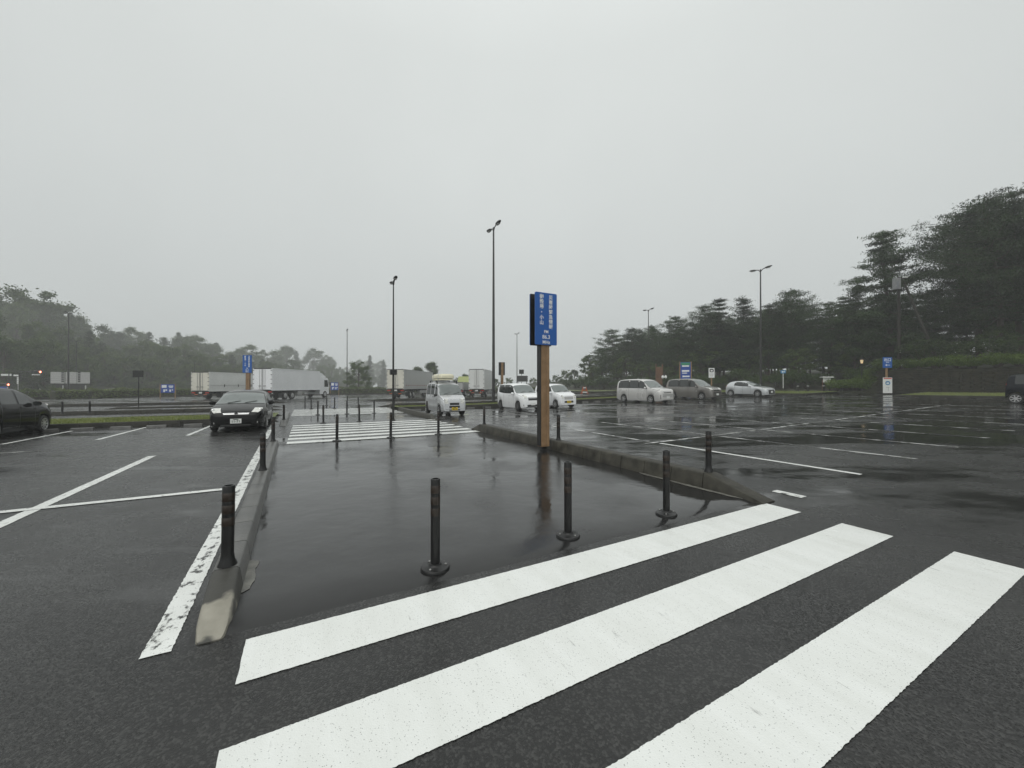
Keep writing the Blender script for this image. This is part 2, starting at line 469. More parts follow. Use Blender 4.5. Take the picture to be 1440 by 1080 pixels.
def link(name, me, parent=None, loc=None, rz=0.0):
    o = bpy.data.objects.new(name, me)
    col.objects.link(o)
    if parent is not None: o.parent = parent
    if loc is not None: o.location = loc
    if rz: o.rotation_euler = (0, 0, rz)
    return o

def tag(o, label=None, cat=None, group=None, kind=None):
    if label: o['label'] = label
    if cat: o['category'] = cat
    if group: o['group'] = group
    if kind: o['kind'] = kind
    return o

def thing(name, label, cat, loc=(0, 0, 0), rz=0.0, group=None, kind=None):
    o = bpy.data.objects.new(name, None)
    o.empty_display_size = 0.3
    col.objects.link(o)
    o.location = loc
    o.rotation_euler = (0, 0, rz)
    return tag(o, label, cat, group, kind)

def struct(o):
    o['kind'] = 'structure'
    return o

CHILD = {}
def kids(o):
    return [c for c in o.children]

def copy_tree(o, parent=None):
    c = o.copy(); col.objects.link(c)
    if parent is not None: c.parent = parent
    for ch in kids(o): copy_tree(ch, c)
    return c

_txt = None
def text_mesh(s, size, extrude=0.0015, bold=0.0, align='CENTER'):
    cu = bpy.data.curves.new('txt', 'FONT')
    cu.body = s; cu.size = size; cu.align_x = align; cu.align_y = 'CENTER'; cu.extrude = extrude; cu.offset = bold
    cu.resolution_u = 3
    o = bpy.data.objects.new('txt', cu); col.objects.link(o)
    dg = bpy.context.evaluated_depsgraph_get()
    me = bpy.data.meshes.new_from_object(o.evaluated_get(dg))
    bpy.data.objects.remove(o); bpy.data.curves.remove(cu)
    return me

def text_on(parent, s, size, x, z, y, mat, name='lettering', bold=0.0, flip=1):
    """text standing in the local XZ plane facing -Y (flip=1) or +Y (flip=-1)"""
    me = text_mesh(s, size, bold=bold)
    me.materials.clear(); me.materials.append(mat)
    o = link(name, me, parent)
    o.location = (x, y, z)
    o.rotation_euler = (math.pi / 2, 0, 0 if flip == 1 else math.pi)
    return o

rng = random.Random(7)
# ------------------------------------------------------------------ ground
def axis(lo, hi, fine_lo, fine_hi, step, grow):
    v = []
    t = fine_lo
    while t <= fine_hi + 1e-6: v.append(t); t += step
    st, t = step, fine_hi
    while t < hi:
        st *= grow; t += st; v.append(min(t, hi))
    st, t = step, fine_lo
    while t > lo:
        st *= grow; t -= st; v.insert(0, max(t, lo))
    return v
gx = axis(-420, 420, -40, 60, 1.0, 1.35)
gy = axis(-60, 520, -6, 90, 1.0, 1.35)
mb = MB()
mb.v = [(x, y, g(x, y)) for y in gy for x in gx]
nx = len(gx)
mb.f = [(j * nx + i, j * nx + i + 1, (j + 1) * nx + i + 1, (j + 1) * nx + i) for j in range(len(gy) - 1) for i in range(nx - 1)]
mb.m = [0] * len(mb.f)
ground = struct(mb.build('ground', M_ASPH, smooth=True))

def strip(name, a0, a1, b0, b1, mat, dz=0.005, jit=0.004, seg=0.05, cut=0.6, seed=0, parent=ground, drift=0.0, nmax=160):
    """painted rectangle on the ground in walkway axes, slightly ragged edges"""
    r = random.Random(seed * 131 + int(a0 * 97) + int(b0 * 53))
    la, lb = a1 - a0, b1 - b0
    def cuts(l, s):
        n = max(1, min(nmax, int(math.ceil(l / s)))); return [i / n for i in range(n + 1)]
    ca, cb = cuts(la, seg if la > lb else min(seg * 4, la / 2)), cuts(lb, seg if lb >= la else min(seg * 4, lb / 2))
    vs = []
    for i, ta in enumerate(ca):
        for j, tb in enumerate(cb):
            a, b = a0 + ta * la, b0 + tb * lb
            if i in (0, len(ca) - 1): a += r.uniform(-jit, jit)
            if j in (0, len(cb) - 1): b += r.uniform(-jit, jit)
            vs.append(W3(a, b + drift * (a - 3.1), dz))
    n = len(cb)
    fs = [(i * n + j, i * n + j + 1, (i + 1) * n + j + 1, (i + 1) * n + j)[::-1] for i in range(len(ca) - 1) for j in range(n - 1)]
    m = MB(); m.add(vs, fs)
    return m.build(name, mat, parent)

# near crossing
for k, (a0, a1) in enumerate(((2.585, 3.01), (1.70, 2.15), (0.83, 1.265), (-0.05, 0.385), (-0.93, -0.49))):
    strip('crosswalk_stripe', a0, a1, -0.34, 5.53 + 0.03 * (k == 0), M_PAINT, seed=k, jit=0.0022, seg=0.012, nmax=500)
for k in range(7):
    a0 = 12.66 + k * 0.90
    strip('crosswalk_stripe', a0, a0 + 0.45, -0.50, 5.52, M_PAINT, seed=k, seg=0.15)
for k in range(7):
    a0 = 24.45 + k * 0.93
    strip('crosswalk_stripe', a0, a0 + 0.45, -0.75, 5.4, M_PAINT, seed=k, seg=0.3)

# kerb-side worn edge line and parking bays
strip('edge_line', 3.1, 12.9, -0.885, -0.735, M_WORN, seg=0.02, jit=0.0035, drift=-0.027, nmax=500)
strip('edge_line', 14.2, 20.6, -0.90, -0.76, M_WORN, seg=0.1, drift=-0.027)
for b in (-3.2, -5.8, -8.4, -11.0):
    strip('parking_line', 3.1, 12.0, b - 0.075, b + 0.075, M_LINE, seed=int(-b * 10))
strip('parking_line', 7.5, 7.64, -14.0, -1.15, M_LINE, dz=0.009)
for b in (-1.05 - 2.45, -5.66, -7.6, -10.2, -12.8):
    strip('parking_line', 16.4, 20.5, b - 0.06, b + 0.06, M_LINE, seed=int(-b * 7))
strip('parking_line', 14.2, 14.32, -14, -5.9, M_FADED)
for k in range(10):
    b = 8.7 + 2.6 * k
    strip('parking_line', 3.1, 7.5, b - 0.06, b + 0.06, M_FADED if k else M_LINE, seed=k)
    strip('parking_line', 7.9, 12.9, b - 0.06, b + 0.06, M_FADED, seed=k + 20)
strip('parking_line', 7.62, 7.75, 8.3, 33.0, M_FADED, seg=0.2)
for k in range(13):
    b = 8.7 + 2.6 * k
    strip('parking_line', 16.0, 21.2, b - 0.06, b + 0.06, M_FADED, seed=k + 40)
strip('edge_line', 2.9, 3.3, 6.25, 6.40, M_WORN)
strip('parking_line', 14.0, 18.6, 41.2, 41.35, M_LINE)
strip('parking_line', 13.2, 16.5, 38.0, 38.15, M_LINE)

# ------------------------------------------------------------------ walkway panels (thin smooth overlay)
def slab(name, a0, a1, b0, b1, mat, h=0.014, cell=0.35, lip=0.10, ragged=0.0):
    na = max(2, int((a1 - a0) / cell)); nb = max(2, int((b1 - b0) / cell))
    aa = [a0, a0 + lip] + [a0 + lip + (a1 - a0 - 2 * lip) * i / na for i in range(1, na)] + [a1 - lip, a1]
    bb = [b0 + (b1 - b0) * i / nb for i in range(nb + 1)]
    r = random.Random(5)
    vs = []
    for i, a in enumerate(aa):
        for b in bb:
            e_ = i in (0, len(aa) - 1)
            vs.append(W3(a + (r.uniform(-ragged, ragged) if e_ else 0), b, -0.002 if e_ else h))
    n = len(bb)
    fs = [(i * n + j, i * n + j + 1, (i + 1) * n + j + 1, (i + 1) * n + j)[::-1] for i in range(len(aa) - 1) for j in range(n - 1)]
    m = MB(); m.add(vs, fs)
    return struct(m.build(name, mat, smooth=True, angle=60))
slab('walkway', 3.12, 12.58, -0.66, 5.44, M_WALK, h=0.022, lip=0.09, ragged=0.012)
slab('walkway', 18.95, 24.35, -0.60, 5.40, M_WALK)
slab('walkway', 31.0, 36.0, -0.80, 5.0, M_WALK)

# ------------------------------------------------------------------ kerbs
def kerb_mesh(l, w, h, top, mat, slope=0.0, bev=0.02):
    """stone along +x from 0 to l, width w (y), height h; slope=1: runs down to nothing at x=0"""
    gap = 0.006
    m = MB()
    y0, y1 = -w / 2, w / 2
    i0 = (w - top) / 2
    sec = [(y0, -0.06), (y0 + i0 * .9, h - bev), (y0 + i0 + bev * .7, h), (y1 - i0 - bev * .7, h), (y1 - i0 * .9, h - bev), (y1, -0.06)]
    xs = [gap, l - gap] if not slope else ([0, l * .5, l * .93, l - gap] if slope == 1 else [0, .03, .09, .18, .30, .44, .58, l * .93, l - gap])
    vs = []
    for x in xs:
        if slope:
            k = min(1.0, x / (l * .93))
            if slope == 2:
                tp_ = min(1.0, .62 + .38 * (x / .25) ** .5) if x < .25 else 1.0
                k = .04 + .96 * (.45 * math.sin(math.pi / 2 * k) + .55 * k)
                s2 = [(y * tp_, (z if z < 0 else z * k)) for y, z in sec]
            else:
                k = 0.06 + .94 * k
                s2 = [(y, (z if z < 0 else z * k)) for y, z in sec]
        else:
            s2 = sec
        vs += [(x, y, z) for y, z in s2]
    n = len(sec)
    fs = []
    for k in range(len(xs) - 1):
        for i in range(n - 1):
            fs.append((k * n + i, (k + 1) * n + i, (k + 1) * n + i + 1, k * n + i + 1)[::-1])
    fs.append(tuple(range(n))); fs.append(tuple((len(xs) - 1) * n + i for i in range(n))[::-1])
    m.add(vs, fs)
    return m.mesh('kerb_stone', mat, smooth=True, angle=50)

def kerb_run(name, p0, p1, w, h, top, mat, sl=0.6, s0=0.0, s1=0.0, sk=1):
    """kerb from p0=(a,b) to p1; s0/s1 length of sloping end stones"""
    root = struct(thing(name, None, None, W3(*p0)))
    q0, q1 = Vector(W(*p0)), Vector(W(*p1))
    d = (q1 - q0); Ln = d.length; d.normalize()
    ang = math.atan2(d.y, d.x)
    me = None
    def put(mesh, t, l, rev=False):
        if rev:
            e0, e1 = q0 + d * (t + l), q0 + d * t; an = ang + math.pi
        else:
            e0, e1 = q0 + d * t, q0 + d * (t + l); an = ang
        z0, z1 = g(e0.x, e0.y), g(e1.x, e1.y)
        o = link('kerb_stone', mesh, root)
        o.location = Vector((e0.x, e0.y, z0)) - root.location
        o.rotation_euler = (0, -math.atan2(z1 - z0, l), an)
        return o
    t = 0.0
    firsts = []
    if s0:
        firsts.append(put(kerb_mesh(s0, w, h, top, mat, sk), 0, s0)); t = s0
    end = Ln - s1
    n = max(1, round((end - t) / sl)); l = (end - t) / n
    me = kerb_mesh(l, w, h, top, mat)
    for k in range(n):
        put(me, t + k * l, l)
    if s1:
        put(kerb_mesh(s1, w, h, top, mat, 1), Ln - s1, s1, True)
    return root, firsts

kl, f_l = kerb_run('walkway_kerb', (3.09, -0.545), (12.75, -0.795), 0.25, 0.19, 0.175, M_KERB, 0.6, s0=0.70, s1=0.5, sk=2)
kr, f_r = kerb_run('walkway_kerb', (3.0, 5.62), (13.6, 5.66), 0.36, 0.25, 0.26, M_KERBD, 0.6, s0=0.9, s1=0.8)
kerb_run('walkway_kerb', (18.3, 5.55), (26.6, 5.62), 0.32, 0.22, 0.22, M_KERBD, 0.8, s0=0.9)
kerb_run('walkway_kerb', (18.3, -0.85), (25.2, -0.95), 0.30, 0.20, 0.2, M_KERB, 0.8, s0=0.7)

# cement mortar ramp over the near end of the left kerb, and the cement strips along both kerbs
def blob(name, ctr, pts, z0, mat, parent, hfun):
    m = MB()
    vs = [Vector((*W(*p), 0)) for p in pts]
    c = Vector((*W(*ctr), 0))
    rings = 5; n = len(vs)
    V = []
    for k in range(rings + 1):
        t = k / rings
        for v in vs:
            q = c.lerp(v, t)
            a, b = AB(q.x, q.y)
            V.append(Vector((q.x, q.y, g(q.x, q.y) + hfun(a, b, t))) - parent.location)
    F = []
    for k in range(rings):
        for i in range(n):
            j = (i + 1) % n
            F.append((k * n + i, (k + 1) * n + i, (k + 1) * n + j, k * n + j))
    m.add(V, F)
    return m.build(name, mat, parent, smooth=True, angle=80)

mc, nt_, bs_, out_ = new_mat('cement_skimmed_kerb')
N_, K_ = nt_.nodes, nt_.links
tc_ = N_.new('ShaderNodeTexCoord'); sx_ = N_.new('ShaderNodeSeparateXYZ'); K_.new(tc_.outputs['Object'], sx_.inputs[0])
nz_ = N_.new('ShaderNodeTexNoise'); nz_.inputs['Scale'].default_value = 5.0; nz_.inputs['Detail'].default_value = 6; K_.new(tc_.outputs['Object'], nz_.inputs['Vector'])
ma_ = N_.new('ShaderNodeMath'); ma_.operation = 'MULTIPLY_ADD'; K_.new(nz_.outputs['Fac'], ma_.inputs[0]); ma_.inputs[1].default_value = 0.42; K_.new(sx_.outputs['X'], ma_.inputs[2])
mr_ = N_.new('ShaderNodeMapRange'); K_.new(ma_.outputs[0], mr_.inputs['Value']); mr_.inputs['From Min'].default_value = .62; mr_.inputs['From Max'].default_value = .56
mr_.inputs['To Min'].default_value = 0; mr_.inputs['To Max'].default_value = 1
n2_ = N_.new('ShaderNodeTexNoise'); n2_.inputs['Scale'].default_value = 9.0; n2_.inputs['Detail'].default_value = 6; K_.new(tc_.outputs['Object'], n2_.inputs['Vector'])
ca_ = N_.new('ShaderNodeMixRGB'); ca_.inputs['Color1'].default_value = (.16, .15, .118, 1); ca_.inputs['Color2'].default_value = (.36, .34, .285, 1); K_.new(n2_.outputs['Fac'], ca_.inputs['Fac'])
cb_ = N_.new('ShaderNodeMixRGB'); ab_ = N_.new('ShaderNodeMath'); ab_.operation = 'ABSOLUTE'; K_.new(sx_.outputs['Y'], ab_.inputs[0])
m2_ = N_.new('ShaderNodeMath'); m2_.operation = 'MULTIPLY_ADD'; K_.new(nz_.outputs['Fac'], m2_.inputs[0]); m2_.inputs[1].default_value = .10; K_.new(ab_.outputs[0], m2_.inputs[2])
r2_ = N_.new('ShaderNodeMapRange'); K_.new(m2_.outputs[0], r2_.inputs['Value']); r2_.inputs['From Min'].default_value = .165; r2_.inputs['From Max'].default_value = .140
r3_ = N_.new('ShaderNodeMapRange'); m3_ = N_.new('ShaderNodeMath'); m3_.operation = 'MULTIPLY_ADD'; K_.new(n2_.outputs['Fac'], m3_.inputs[0]); m3_.inputs[1].default_value = .16; K_.new(sx_.outputs['X'], m3_.inputs[2])
K_.new(m3_.outputs[0], r3_.inputs['Value']); r3_.inputs['From Min'].default_value = .085; r3_.inputs['From Max'].default_value = .12
p1_ = N_.new('ShaderNodeMath'); p1_.operation = 'MULTIPLY'; K_.new(r2_.outputs[0], p1_.inputs[0]); K_.new(r3_.outputs[0], p1_.inputs[1])
p2_ = N_.new('ShaderNodeMath'); p2_.operation = 'MULTIPLY'; K_.new(p1_.outputs[0], p2_.inputs[0]); K_.new(mr_.outputs['Result'], p2_.inputs[1])
K_.new(p2_.outputs[0], cb_.inputs['Fac']); cb_.inputs['Color1'].default_value = (.045, .044, .038, 1); K_.new(ca_.outputs[0], cb_.inputs['Color2'])
K_.new(cb_.outputs[0], bs_.inputs['Base Color']); bs_.inputs['Roughness'].default_value = .5
bp_ = N_.new('ShaderNodeBump'); bp_.inputs['Strength'].default_value = .5; bp_.inputs['Distance'].default_value = .02; K_.new(n2_.outputs['Fac'], bp_.inputs['Height']); K_.new(bp_.outputs['Normal'], bs_.inputs['Normal'])
me_ = f_l[0].data; me_.materials.clear(); me_.materials.append(mc)
f_l[0]['label'] = 'sloping end stone skimmed with pale cement'

def cement_strip(a0, a1, b0, b1, parent, dz):
    n = 26; V = []
    r = random.Random(int(a0 * 10))
    for i in range(n + 1):
        a = a0 + (a1 - a0) * i / n
        e_ = min(1, .35 + 9 * min(i, n - i) / n)
        V.append(W3(a, b0 + r.uniform(-.01, .01), dz) - parent.location)
        V.append(W3(a, b0 + (b1 - b0) * e_ * (.85 + .10 * math.sin(i * .45 + a0)) + r.uniform(-.004, .004), dz) - parent.location)
    m = MB(); m.add(V, [(2 * i, 2 * i + 1, 2 * i + 3, 2 * i + 2)[::-1] for i in range(n)])
    return m.build('cement_joint', M_CEMW, parent)
cement_strip(3.66, 4.30, -0.47, -0.372, kl, 0.027)
cement_strip(3.25, 5.15, 5.445, 5.36, kr, 0.027)

# ------------------------------------------------------------------ medians
def bed(name, a0, a1, b0, b1, h, mat, ins=0.15, cell=0.5, bump=0.02, kind='structure'):
    na = max(2, int((a1 - a0) / cell)); nb = max(2, int((b1 - b0) / cell))
    r = random.Random(int(a0 * 7))
    V = []
    for i in range(na + 1):
        for j in range(nb + 1):
            V.append(W3(a0 + (a1 - a0) * i / na, b0 + (b1 - b0) * j / nb, h + r.uniform(-bump, bump)))
    n = nb + 1
    F = [(i * n + j, i * n + j + 1, (i + 1) * n + j + 1, (i + 1) * n + j)[::-1] for i in range(na) for j in range(nb)]
    m = MB(); m.add(V, F)
    return struct(m.build(name, mat, smooth=True, angle=80))

def grass(name, label, regs, n, h=0.07, seed=1, extra=0.0):
    """many single blades"""
    r = np.random.default_rng(seed)
    tot = sum((q[1] - q[0]) * (q[3] - q[2]) for q in regs)
    V, F = [], []
    for (a0, a1, b0, b1, z) in regs:
        k = int(n * (a1 - a0) * (b1 - b0) / tot)
        A_ = r.uniform(a0, a1, k); B_ = r.uniform(b0, b1, k)
        for a, b in zip(A_, B_):
            x, y = W(a, b); zz = g(x, y) + z
            hh = h * r.uniform(.5, 1.3); t = r.uniform(0, 6.28); wd = r.uniform(.008, .02)
            lx, ly = r.normal(0, .35, 2) * hh
            c, s_ = math.cos(t) * wd, math.sin(t) * wd
            o = len(V)
            V += [(x - c, y - s_, zz - .01), (x + c, y + s_, zz - .01), (x + lx, y + ly, zz + hh)]
            F.append((o, o + 1, o + 2))
    me = bpy.data.meshes.new(name); me.from_pydata(V, [], F); me.materials.append(M_GRASS)
    return tag(link(name, me), label, 'grass', kind='stuff')

# left median: kerb, grass, wet strip, second kerb and raised tongue
kerb_run('median_kerb', (21.0, -34.0), (21.0, -1.15), 0.22, 0.21, 0.16, M_KERBF, 1.0, s1=0.5)
bed('median_bed', 21.08, 25.0, -34, -1.35, 0.17, M_SOIL)
grass('grass', 'short green grass on the median behind the wheel stops by the black cars', [(21.12, 24.4, -30, -1.5, .17)], 26000, .075, 1)
kerb_run('median_kerb', (25.1, -34.0), (25.1, -1.2), 0.2, 0.18, 0.14, M_KERBF, 1.0, s1=0.5)
kerb_run('median_kerb', (31.0, -60.0), (31.0, -1.5), 0.3, 0.22, 0.2, M_KERBF, 1.0, s1=1.2)
bed('median_bed', 31.1, 33.4, -60, -2.6, 0.18, M_ASPH, bump=0.004)
kerb_run('median_kerb', (35.4, -12.4), (35.4, -1.7), 0.3, 0.22, 0.2, M_KERBF, 1.0, s0=1.2, s1=1.2)
bed('median_bed', 35.5, 38.0, -11.2, -2.8, 0.18, M_ASPH, bump=0.004)
kerb_run('median_kerb', (44.0, -60), (44.0, -1.6), 0.3, 0.22, 0.2, M_KERBF, 1.2, s1=1.2)
bed('median_bed', 44.1, 46.0, -60, -2.6, 0.18, M_ASPH, bump=0.004)
# right median behind the parked cars
kerb_run('median_kerb', (26.65, 5.45), (26.65, 41.5), 0.24, 0.24, 0.18, M_KERBF, 1.0)
bed('median_bed', 26.72, 28.9, 5.5, 41.5, 0.20, M_SOIL)
grass('grass', 'thin green grass on the long median behind the white vans', [(26.75, 28.8, 5.7, 41, .20)], 16000, .07, 2)
kerb_run('median_kerb', (29.0, 5.45), (29.0, 41.5), 0.2, 0.2, 0.14, M_KERBF, 1.2)
kerb_run('median_kerb', (32.2, 5.0), (32.2, 42), 0.3, 0.24, 0.2, M_KERBF, 1.2, s0=1.6)
bed('median_bed', 32.3, 34.6, 6.6, 42, 0.2, M_ASPH, bump=0.004)
kerb_run('median_kerb', (44.3, 5.4), (44.3, 44), 0.3, 0.24, 0.2, M_KERBF, 1.4, s0=2.0)
bed('median_bed', 44.4, 46.4, 7.4, 44, 0.2, M_ASPH, bump=0.004)
# right edge of the lot: two grass corners
kerb_run('verge_kerb', (-22.0, 41.9), (12.8, 41.9), 0.2, 0.17, 0.15, M_KERBF, 1.0)
kerb_run('verge_kerb', (12.8, 41.9), (12.8, 48.6), 0.2, 0.17, 0.15, M_KERBF, 1.0)
bed('verge_bed', -22, 12.72, 42.0, 48.9, 0.15, M_SOIL)
grass('grass', 'green grass verge along the foot of the mossy block wall', [(-20, 12.6, 42.1, 48.5, .15)], 22000, .07, 3)
kerb_run('verge_kerb', (19.2, 41.9), (34.0, 41.9), 0.2, 0.17, 0.15, M_KERBF, 1.0)
kerb_run('verge_kerb', (19.2, 41.9), (19.2, 45.2), 0.2, 0.17, 0.15, M_KERBF, 1.0)
bed('verge_bed', 19.28, 70, 42.0, 50.6, 0.15, M_SOIL)
grass('grass', 'pale green grass behind the white hatchback', [(19.3, 40, 42.1, 50, .15)], 16000, .06, 4)

# wheel stops
def wheel_stop(loc, label, group):
    m = MB()
    m.prism([(-.075, 0), (.075, 0), (.055, .085), (.04, .10), (-.04, .10), (-.055, .085)], -0.30, 0.30)
    o = m.build('wheel_stop', M_KERB, None, loc, ANG_A, smooth=False)
    return tag(o, label, 'wheel stop', group)
for px, py in ((118, 605), (178, 601.5), (229, 599), (280, 596.5), (56, 609)):
    x, y = P(px, py); a, b = AB(x, y)
    wheel_stop(W3(20.15, b), 'low concrete wheel stop in front of the left grass median', 'wheel stops along the left median')
for k in range(26):
    b = 6.5 + 1.3 * k
    if abs(b - 26) < 20: wheel_stop(W3(25.75, b), 'dark concrete wheel stop behind the row of white vans', 'wheel stops along the right median')

# ------------------------------------------------------------------ flexible posts
def post_mesh(flare):
    m = MB()
    r = 0.041 if flare == 0 else 0.044
    z0 = 0.05 if flare == 0 else 0.0
    if flare == 0:
        m.lathe([(r, .03), (r, .56), (r, .792), (r - .004, .80), (r - .012, .80), (r - .013, .77)], n=20)
    else:
        m.lathe([(.070, 0), (.068, .012), (.052, .05), (r, .10), (r, .45), (r, .642), (r - .004, .65), (r - .012, .65), (r - .013, .62)], n=20)
    return m.mesh('tube', M_BLACK, smooth=True)
band_me = MB().lathe([(.0415, -.034), (.0422, -.033), (.0422, .033), (.0415, .034)], n=20, cap=False).mesh('band', M_BAND, smooth=True)
band_me2 = MB().lathe([(.0445, -.034), (.0452, -.033), (.0452, .033), (.0445, .034)], n=20, cap=False).mesh('band', M_BAND, smooth=True)
base_me = MB().lathe([(.128, 0), (.128, .014), (.120, .026), (.064, .034), (.052, .045), (.050, .052), (.042, .055)], n=28).mesh('base', M_BLACK, smooth=True)
bolt_me = MB().lathe([(.011, 0), (.011, .010), (.005, .014)], n=6).mesh('bolt', M_BOLT)
tube0, tube1 = post_mesh(0), post_mesh(1)

def bollard(loc, on_kerb, label, group, lean=(0, 0), detail=True):
    t = thing('flexible_post', label, 'bollard', loc, 0, group)
    t.rotation_euler = (lean[0], lean[1], rng.uniform(0, 6))
    link('tube', tube1 if on_kerb else tube0, t)
    top = 0.65 if on_kerb else 0.80
    if detail:
        for z in (.09, .19, .29):
            link('reflective_band', band_me if not on_kerb else band_me2, t, (0, 0, top - z))
    if not on_kerb:
        link('base', base_me, t)
        if detail:
            for k in range(3):
                q = 2 * math.pi * k / 3 + .4
                link('bolt', bolt_me, t, (.092 * math.cos(q), .092 * math.sin(q), .028))
    return t

near = 'posts across the near end of the walkway'
bollard(W3(3.33, 1.01, .022), 0, 'black flexible post with round base nearest the mortar-patched kerb end', near, (0.0, -0.01))
bollard(W3(3.36, 2.48, .022), 0, 'middle black flexible post on the walkway edge beside the crossing stripes', near, (0.005, -0.012))
bollard(W3(3.33, 3.97, .022), 0, 'black flexible post with round base nearest the sloped right kerb end', near, (-0.01, 0.02))
gl = 'posts on the left walkway kerb'
bollard(W3(3.86, -0.565, .185), 1, 'black post on the left kerb behind the cement patch', gl, (0, 0.012))
bollard(W3(7.92, -0.665, .185), 1, 'second black post along the left kerb from the cement patch', gl)
bollard(W3(11.95, -0.775, .185), 1, 'black post at the far end of the left kerb', gl)
bollard(W3(19.3, -0.86, .195), 1, 'black post on the left kerb beyond the second crossing', gl)
gr_ = 'posts on the right walkway kerb'
bollard(W3(3.93, 5.66, .245), 1, 'black post on top of the right kerb by its sloping end', gr_)
bollard(W3(8.10, 5.68, .245), 1, 'black post on the right kerb behind the timber sign post', gr_)
bollard(W3(12.75, 5.68, .245), 1, 'black post at the far end of the long right kerb', gr_)
bollard(W3(19.9, 5.58, .215), 1, 'black post on the kerb beside the silver van', gr_)
for a, bs, lab in ((12.52, (0.80, 2.35, 3.90), 'black post on the near edge of the second striped crossing'),
                   (18.85, (0.66, 2.14), 'black post on the far edge of the second striped crossing'),
                   (24.4, (0.57, 2.09, 3.61), 'black post on the near edge of the third crossing'),
                   (31.1, (0.30, 1.83, 3.45), 'black post on the far edge of the third crossing'),
                   (35.9, (-0.1, 1.5, 3.1), 'black post on the far walkway before the truck lane')):
    for b in bs:
        bollard(W3(a, b, .014), 0, lab, lab.replace('black post', 'black posts'), (rng.uniform(-.01, .01), rng.uniform(-.01, .01)), detail=a < 20)
for px, py in ((87.5, 582), (126, 581)):
    x, y = P(px, py, .18)
    bollard(Vector((x, y, g(x, y) + .18)), 1, 'black post on the dark raised median beyond the left grass strip', 'black posts on the dark left median', detail=False)

# ------------------------------------------------------------------ lamp masts
def lamp_mast(px, y, h, label, r0=0.12, armdir=ANG_A, speaker=False, double=True, z=None):
    x = X(px, y)
    t = thing('lamp_mast', label, 'street lamp', (x, y, g(x, y) + 0.0 if z is None else z), armdir, 'lamp masts of the parking area')
    m = MB().lathe([(r0 * 1.05, 0), (r0, .3), (r0 * .78, h * .5), (r0 * .5, h)], n=12)
    m.build('pole', M_STEEL, t, smooth=True)
    MB().box((0, 0, .015), (r0 * 3.2, r0 * 3.2, .03)).build('base_plate', M_STEEL, t)
    MB().box((0, -r0 - .004, 1.0), (.1, .02, .35)).build('access_hatch', M_STEEL, t)
    for s in ((1, -1) if double else (1,)):
        k = h / 16.0 if h > 10 else 0.5
        arm = MB().tube([(0, 0, h - .35 * k), (s * .25 * k, 0, h - .05 * k), (s * .55 * k, 0, h + .03 * k)], .05 * (0.6 + .4 * k), 8)
        arm.build('arm', M_STEEL, t, smooth=True)
        hm = MB()
        n = 12
        vs, fs = [], []
        prof = [(0, .03), (.06, .10), (.25, .17), (.55, .18), (.8, .13), (.92, .05)]
        for xx, ww in prof:
            for i in range(n):
                q = 2 * math.pi * i / n
                vs.append(Vector((s * (.5 + xx) * k, ww * math.cos(q) * k, h + .03 * k + xx * .10 * k + ww * .62 * math.sin(q) * k)))
        for a_ in range(len(prof) - 1):
            for i in range(n):
                j = (i + 1) % n
                fs.append((a_ * n + i, a_ * n + j, (a_ + 1) * n + j, (a_ + 1) * n + i))
        fs.append(tuple(range(n))); fs.append(tuple((len(prof) - 1) * n + i for i in range(n)))
        hm.add(vs, fs)
        hd = hm.build('lamp_head', M_STEEL, t, smooth=True)
        MB().box((s * .92 * k, 0, h + .03 * k - .085 * k), (.5 * k, .22 * k, .03 * k)).build('diffuser', M_GREYP, hd)
    if speaker:
        MB().box((0, 0, h * .345), (.30, .30, .26), bev=.02).build('equipment_box', M_TRIM, t)
    return t
lamp_mast(553, 18.6, 6.75, 'slim black lamp pole with a box on it beside the second crossing', .055, speaker=True)
lamp_mast(694, 37.1, 16.95, 'tall dark twin-headed lamp mast rising behind the white minivan', .15)
lamp_mast(1070, 46.5, 14.9, 'tall twin-headed lamp mast behind the white hatchback', .13)
lamp_mast(912, 76, 15.8, 'lamp mast in front of the pines behind the silver minivan', .13)
lamp_mast(727, 106, 15.8, 'distant thin lamp mast beyond the white minivans', .14)
lamp_mast(488, 97, 15.8, 'distant lamp mast beyond the hedge past the white truck', .14)
lamp_mast(96, 64, 13.8, 'dark lamp mast in front of the big white direction board', .14)
lamp_mast(107, 70, 9.9, 'thin twin-armed road lamp behind the big white direction board', .09, armdir=0.25)
lamp_mast(273.5, 80, 6.5, 'short dark pole behind the box truck with beige doors', .10, double=False)

# ------------------------------------------------------------------ timber sign with blue boards
def rounded(w, h, r, n=5):
    pts = []
    for cx, cz, q in ((w / 2 - r, h / 2 - r, 0), (-w / 2 + r, h / 2 - r, 1), (-w / 2 + r, -h / 2 + r, 2), (w / 2 - r, -h / 2 + r, 3)):
        for i in range(n):
            t = math.pi / 2 * (q + i / (n - 1))
            pts.append((cx + r * math.cos(t), cz + r * math.sin(t)))
    return pts

